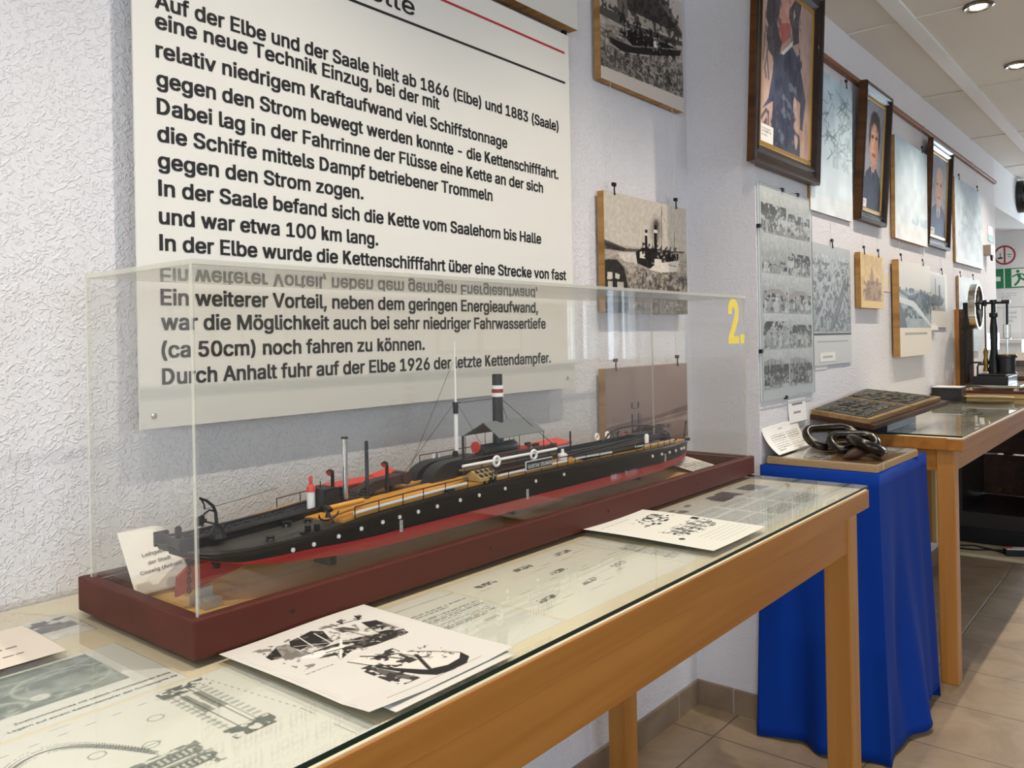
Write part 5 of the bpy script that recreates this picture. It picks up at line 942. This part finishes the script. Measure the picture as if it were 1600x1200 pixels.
# steam engine model
EG = thing('steam_engine', 'black and brass model of an upright beam steam engine with flywheel on the second table', 'steam engine', at(5.25, -.450, .9005))
obj('steel_plate', MB().box((-.20, -.150, .022), (.26, .110, .034)), CHROME, EG, bevel=.002)
for x in (-.17, .23):
    for y in (-.125, .085): obj('foot', MB().lathe([(.016, 0), (.012, .022)], (x, y, 0), 12), CHROME, EG)
obj('base', MB().box((-.13, -.085, .034), (.17, .088, .078)).box((-.11, -.07, .078), (.15, .07, .090)), BLACK, EG, bevel=.004)
obj('column', MB().lathe([(.030, .09), (.026, .16), (.018, .22), (.020, .34), (.014, .40), (.022, .405), (.022, .425), (.012, .43), (.012, .475), (.018, .48), (.018, .50)], (.0, .0, 0), 16), GREEN, EG, smooth=True)
obj('cylinder', MB().lathe([(.050, .09), (.040, .10), (.040, .175), (.048, .178), (.048, .190), (.01, .192)], (-.02, -.066, 0), 20), BLACK, EG, smooth=True); obj('cylinder_cover', MB().lathe([(.046, .1905), (.044, .196), (.01, .198)], (-.02, -.066, 0), 20), BRASS, EG, smooth=True)
obj('piston_rod', MB().tube([(-.02, -.066, .196), (-.02, -.066, .36)], .004, 8).box((-.026, -.085, .28), (-.014, -.047, .287)).tube([(-.02, -.082, .285), (-.02, -.082, .36), (-.02, -.05, .36), (-.02, -.05, .285)], .0025, 6), CHROME, EG)
obj('beam', MB().tube([(0, -.075, .483), (0, .145, .483)], .007, 10).lathe([(.012, -.02), (.012, .02)], (0, -.06, .487), 10, 'Y').tube([(0, -.066, .48), (-.01, -.066, .36)], .006, 8), IRON, EG, smooth=True)
obj('crank_rod', MB().tube([(-.01, .040, .48), (-.01, .040, .20)], .0035, 8).lathe([(.011, .465), (.011, .50)], (-.01, .040, 0), 10), IRON, EG); obj('valve_gear', MB().lathe([(.016, .10), (.010, .13), (.017, .15), (.009, .18), (.013, .21), (.006, .23)], (-.01, .040, 0), 12), BRASS, EG, smooth=True)
obj('feed_pipe', MB().tube([(-.01, .06, .15), (-.01, .13, .15)], .005, 8).tube([(-.02, .05, .14), (-.02, .075, .14), (-.02, .080, .125), (-.02, .080, .08)], .005, 8), BLACK, EG, smooth=True)
FWx = .086
fw = MB().lathe([(.118, -.018), (.128, -.018), (.128, .018), (.118, .018), (.118, -.018)], (0, FWx, .465), 40, 'Y'); fw.f = fw.f[:-2]; fw.m = fw.m[:-2]
fy = obj('flywheel', fw, CHROME, EG, smooth=True)
sp = MB().lathe([(.016, -.022), (.016, .022)], (0, FWx, .465), 14, 'Y')
for k in range(6): a = k * math.pi / 3 + .3; sp.tube([(0, FWx, .465), (.12 * math.cos(a), FWx, .465 + .12 * math.sin(a))], .007, 8)
obj('spokes', sp, IRON, fy); obj('bearing', MB().box((-.012, .125, .45), (.012, .150, .49)).tube([(-.025, .135, .034), (0, .138, .46)], .006, 8).tube([(.03, .135, .034), (0, .138, .46)], .006, 8), IRON, EG)
PK = thing('sample_plank', 'upright dark fibrous plank with pale sawn edge behind the flywheel', 'plank', at(5.335, -.328, .9007))
obj('plank', bx((0, 0, 0), (.03, .068, .455)), mat('fibrous_wood', '4f4034', .9, var=(60, .45), bump=(70, .9, .006)), PK); obj('sawn_edge', bx((-.0005, .068, 0), (.03, .092, .455)), BEECHZ, PK)
# acrylic showcase with a boat beyond the engine
AC = thing('small_showcase', 'small clear showcase with a grey model behind the steam engine, at the right edge', 'display case', at(6.12, -.66, .8705))
obj('base', bx((0, 0, 0), (.45, .40, .05)), MAHOG, AC, bevel=.003); c_ = MB().box((.01, .01, .05), (.44, .39, .34)); obj('cover', c_, ACRYL, AC)
obj('model', MB().hexa([(.08, .08, .055), (.36, .08, .055), (.36, .34, .055), (.08, .34, .055), (.12, .12, .12), (.32, .12, .12), (.32, .30, .12), (.12, .30, .12)]).box((.15, .15, .12), (.28, .26, .16)), mat('model_grey', '6d665f', .6), AC, bevel=.004); obj('model_roof', MB().hexa([(.10, .12, .16), (.32, .12, .16), (.32, .30, .16), (.10, .30, .16), (.18, .18, .21), (.25, .18, .21), (.25, .24, .21), (.18, .24, .21)]), mat('model_roof', 'a39a90', .6), AC)

# ================================================================== under the second table
DKC = wood('dark_cabinet', '5a3a26', '40291b', 'X', 20, .35)
CB = thing('cabinet', 'black open cabinet with a brown brass-handled drawer front under the second table', 'cabinet', at(5.28, -.655, .0205))
obj('plinth', bx((0, 0, 0), (1.15, .40, .09)), BLACK, CB, bevel=.003); obj('bottom', bx((-.01, 0, .09), (1.15, .40, .178)), mat('cabinet_black', '2b2623', .35), CB, bevel=.003)
obj('side_wall', bx((0, .385, .178), (1.15, .40, .70)), mat('cabinet_black', '2b2623', .35), CB); obj('side_wall', bx((0, 0, .178), (1.15, .015, .70)), mat('cabinet_black', '2b2623', .35), CB); obj('top', bx((0, 0, .70), (1.15, .40, .715)), mat('cabinet_black', '2b2623', .35), CB)
dr = obj('drawer', MB().box((.62, .016, .180), (.64, .384, .43)).box((.62, .016, .44), (.64, .384, .695)), DKC, CB, bevel=.003); hd = MB()
for y in (.235, .285): hd.lathe([(.010, .592), (.006, .61), (.010, .622)], (0, y, .215), 10, 'X')
obj('handle', hd.tube([(.592, .235, .215), (.586, .26, .203), (.592, .285, .215)], .005, 8), BRASS, dr, smooth=True)
FB = tag(obj('floor_board', bx((0, 0, 0), (1.35, .435, .018)), mat('pale_board', 'dccba6', .6, var=(5, .08)), None, at(5.02, -.675, .001), bevel=.002), 'pale board on the tiled floor under the second table', 'board')
PS = thing('power_strip', 'black and white power strip lying on the floor board under the second table', 'power strip', on_z(5.06, -.52, .0195, math.radians(-62)))
obj('body', bx((0, 0, 0), (.30, .055, .035)), BLACK, PS, bevel=.004); obj('top_plate', bx((.004, .004, .035), (.296, .051, .040)), WHITE, PS); obj('switch', bx((.01, .012, .040), (.035, .043, .045)), mat('switch_red', 'c8452e', .4), PS)
cb = [(5.09, -.50, .030), (5.16, -.43, .0236), (5.20, -.34, .0236), (5.15, -.26, .0236), (5.09, -.28, .0236), (5.10, -.36, .0236), (5.14, -.42, .0246), (5.17, -.50, .0246)]
tag(obj('power_cable', MB().tube([Vector(cb[min(int(t), 6)]).lerp(Vector(cb[min(int(t), 6) + 1]), t - int(t) if t < 7 else 1) for t in np.linspace(0, 7, 57)], .0045, 6), BLACK, None, smooth=True), 'black cable looped on the floor board beside the power strip', 'cable')

# ================================================================== far end: signs and small wall things
NS_ = thing('no_smoking_sign', 'round white sign with red rim crossed by a red bar, over the exit sign', 'sign', on_x(XN - .002, -.020, 1.902))
obj('disc', MB().lathe([(.086, -.001), (.086, .001)], n=40), WHITE, NS_); rr = MB().tube([(.079 * math.cos(q), .079 * math.sin(q), .0015) for q in np.linspace(0, 2 * math.pi, 41)[:-1]], .0075, 6, closed=True); rr.box((-.0065, -.08, .0012), (.0065, .08, .003))
obj('red_ring', rr, mat('sign_red', 'a01f2c', .5), NS_); obj('cigarette', MB().box((-.055, -.032, .0012), (-.016, -.018, .0025)).box((-.036, -.018, .0012), (-.030, .02, .0022)).box((.02, .0, .0012), (.055, .006, .0022)).box((.025, -.02, .0012), (.05, -.015, .0022)), INK, NS_)
EX = thing('exit_sign', 'green and white emergency exit sign with running figure and arrow', 'sign', on_x(XN - .002, .085, 1.605))
GRN = mat('sign_green', '0f7a4a', .5); ew, eh = .42, .176
obj('panel', bx((0, 0, -.001), (ew, eh, .0008)), GRN, EX)
wp = MB(); wp.box((.095, .0, .001), (.103, eh, .0016)); wp.box((.0, .066, .001), (.07, .106, .0016)); wp.box((.155, .010, .001), (.285, eh - .008, .0016)); wp.box((.335, .0, .001), (.343, eh, .0016)); obj('white_field', wp, WHITE, EX)
hm_ = MB().lathe([(.014, .0016), (.014, .0024)], (.205, .145, 0), 16)
for pts, r in (([(.207, .125), (.220, .085)], .013), ([(.220, .085), (.252, .070), (.268, .040)], .009), ([(.218, .082), (.205, .050), (.178, .022)], .009), ([(.205, .122), (.178, .108), (.160, .100)], .006), ([(.212, .122), (.240, .118), (.262, .098)], .006)):
    hm_.tube([(x, y, .0018) for x, y in pts], r, 8)
me = hm_.mesh('running_figure', GRN); me.transform(Matrix.Translation((0, 0, .0016)) @ Matrix.Diagonal((1, 1, .12, 1)))
obj('running_figure', me, None, EX)
for (y, z, w_, h_, lab) in ((.06, 1.435, .22, .14, 'white notice with a few lines directly under the exit sign'), (-.005, 1.115, .13, .31, 'white framed sheet below the exit sign, right of the flywheel'), (.30, 1.115, .22, .32, 'white sheet behind the flywheel of the steam engine')):
    o = sheet('notice', Pic(24, 24, 'eaecee').words(.1, .55, .8, .92, 3, '8f969c', .6, 3), w_, h_, PRINT, None, on_x(XN - .003, y, z), None, .001); tag(o, lab, 'notice')
BX_ = thing('white_cabinet', 'white low shelf unit standing against the niche wall behind the engine', 'shelf', at(7.9, -.22, 0)); obj('body', bx((0, 0, 0), (.55, .9, 1.12)), WHITE, BX_, bevel=.004); obj('top', bx((-.02, -.005, 1.12), (.57, .92, 1.15)), WHITE, BX_)
CK = thing('wall_clock', 'round black-rimmed wall clock high at the right edge of the photo', 'clock', on_y(7.74, YB, 2.303))
obj('rim', MB().lathe([(.128, 0), (.130, .035), (.122, .05), (.108, .045), (.106, .02)], n=36), BLACK, CK, smooth=True); obj('face', MB().lathe([(.107, .018), (.107, .022)], n=36), WHITE, CK)
obj('hands', MB().box((-.003, -.01, .0225), (.003, .085, .024)).box((-.01, -.003, .0225), (.06, .003, .024)), BLACK, CK)
TH = thing('key_box', 'small grey-brown device with a dark ring on the wall near the end of the pictures', 'device', on_y(6.22, YB, 1.715)); obj('body', bx((0, .018, 0), (.13, .085, .05)), mat('device_beige', 'b3a598', .5), TH, bevel=.004); obj('ring', MB().tube([(.09 + .018 * math.cos(q), .018 + .03 * math.sin(q), .04) for q in np.linspace(0, 6.283, 17)[:-1]], .008, 6, closed=True), IRON, TH)
GS = thing('safety_sign', 'small white and green sign above the grey-brown wall device', 'sign', on_y(6.42, YB - .001, 1.845)); obj('panel', bx((0, 0, 0), (.17, .105, .001)), WHITE, GS); obj('green_field', bx((0, 0, .001), (.17, .045, .0016)), GRN, GS)
# a few frames on the opposite wall, seen only as reflections in the acrylic
for k, (x, z) in enumerate(((.55, 1.3), (3.2, 1.35), (5.85, 1.3))):
    t = thing('opposite_picture', 'framed picture on the opposite wall, seen only in reflections', 'picture', group='pictures on the opposite wall', T=Matrix.Translation((x, -4.495, z)) @ Matrix.Rotation(math.radians(-90), 4, 'X') @ Matrix.Rotation(math.pi, 4, 'Z'))
    obj('frame', bx((-.3, -.2, 0), (.3, .25, .02)), BEECH, t); obj('print', bx((-.26, -.16, .02), (.26, .21, .022)), PAPER, t)
bpy.context.view_layer.update()
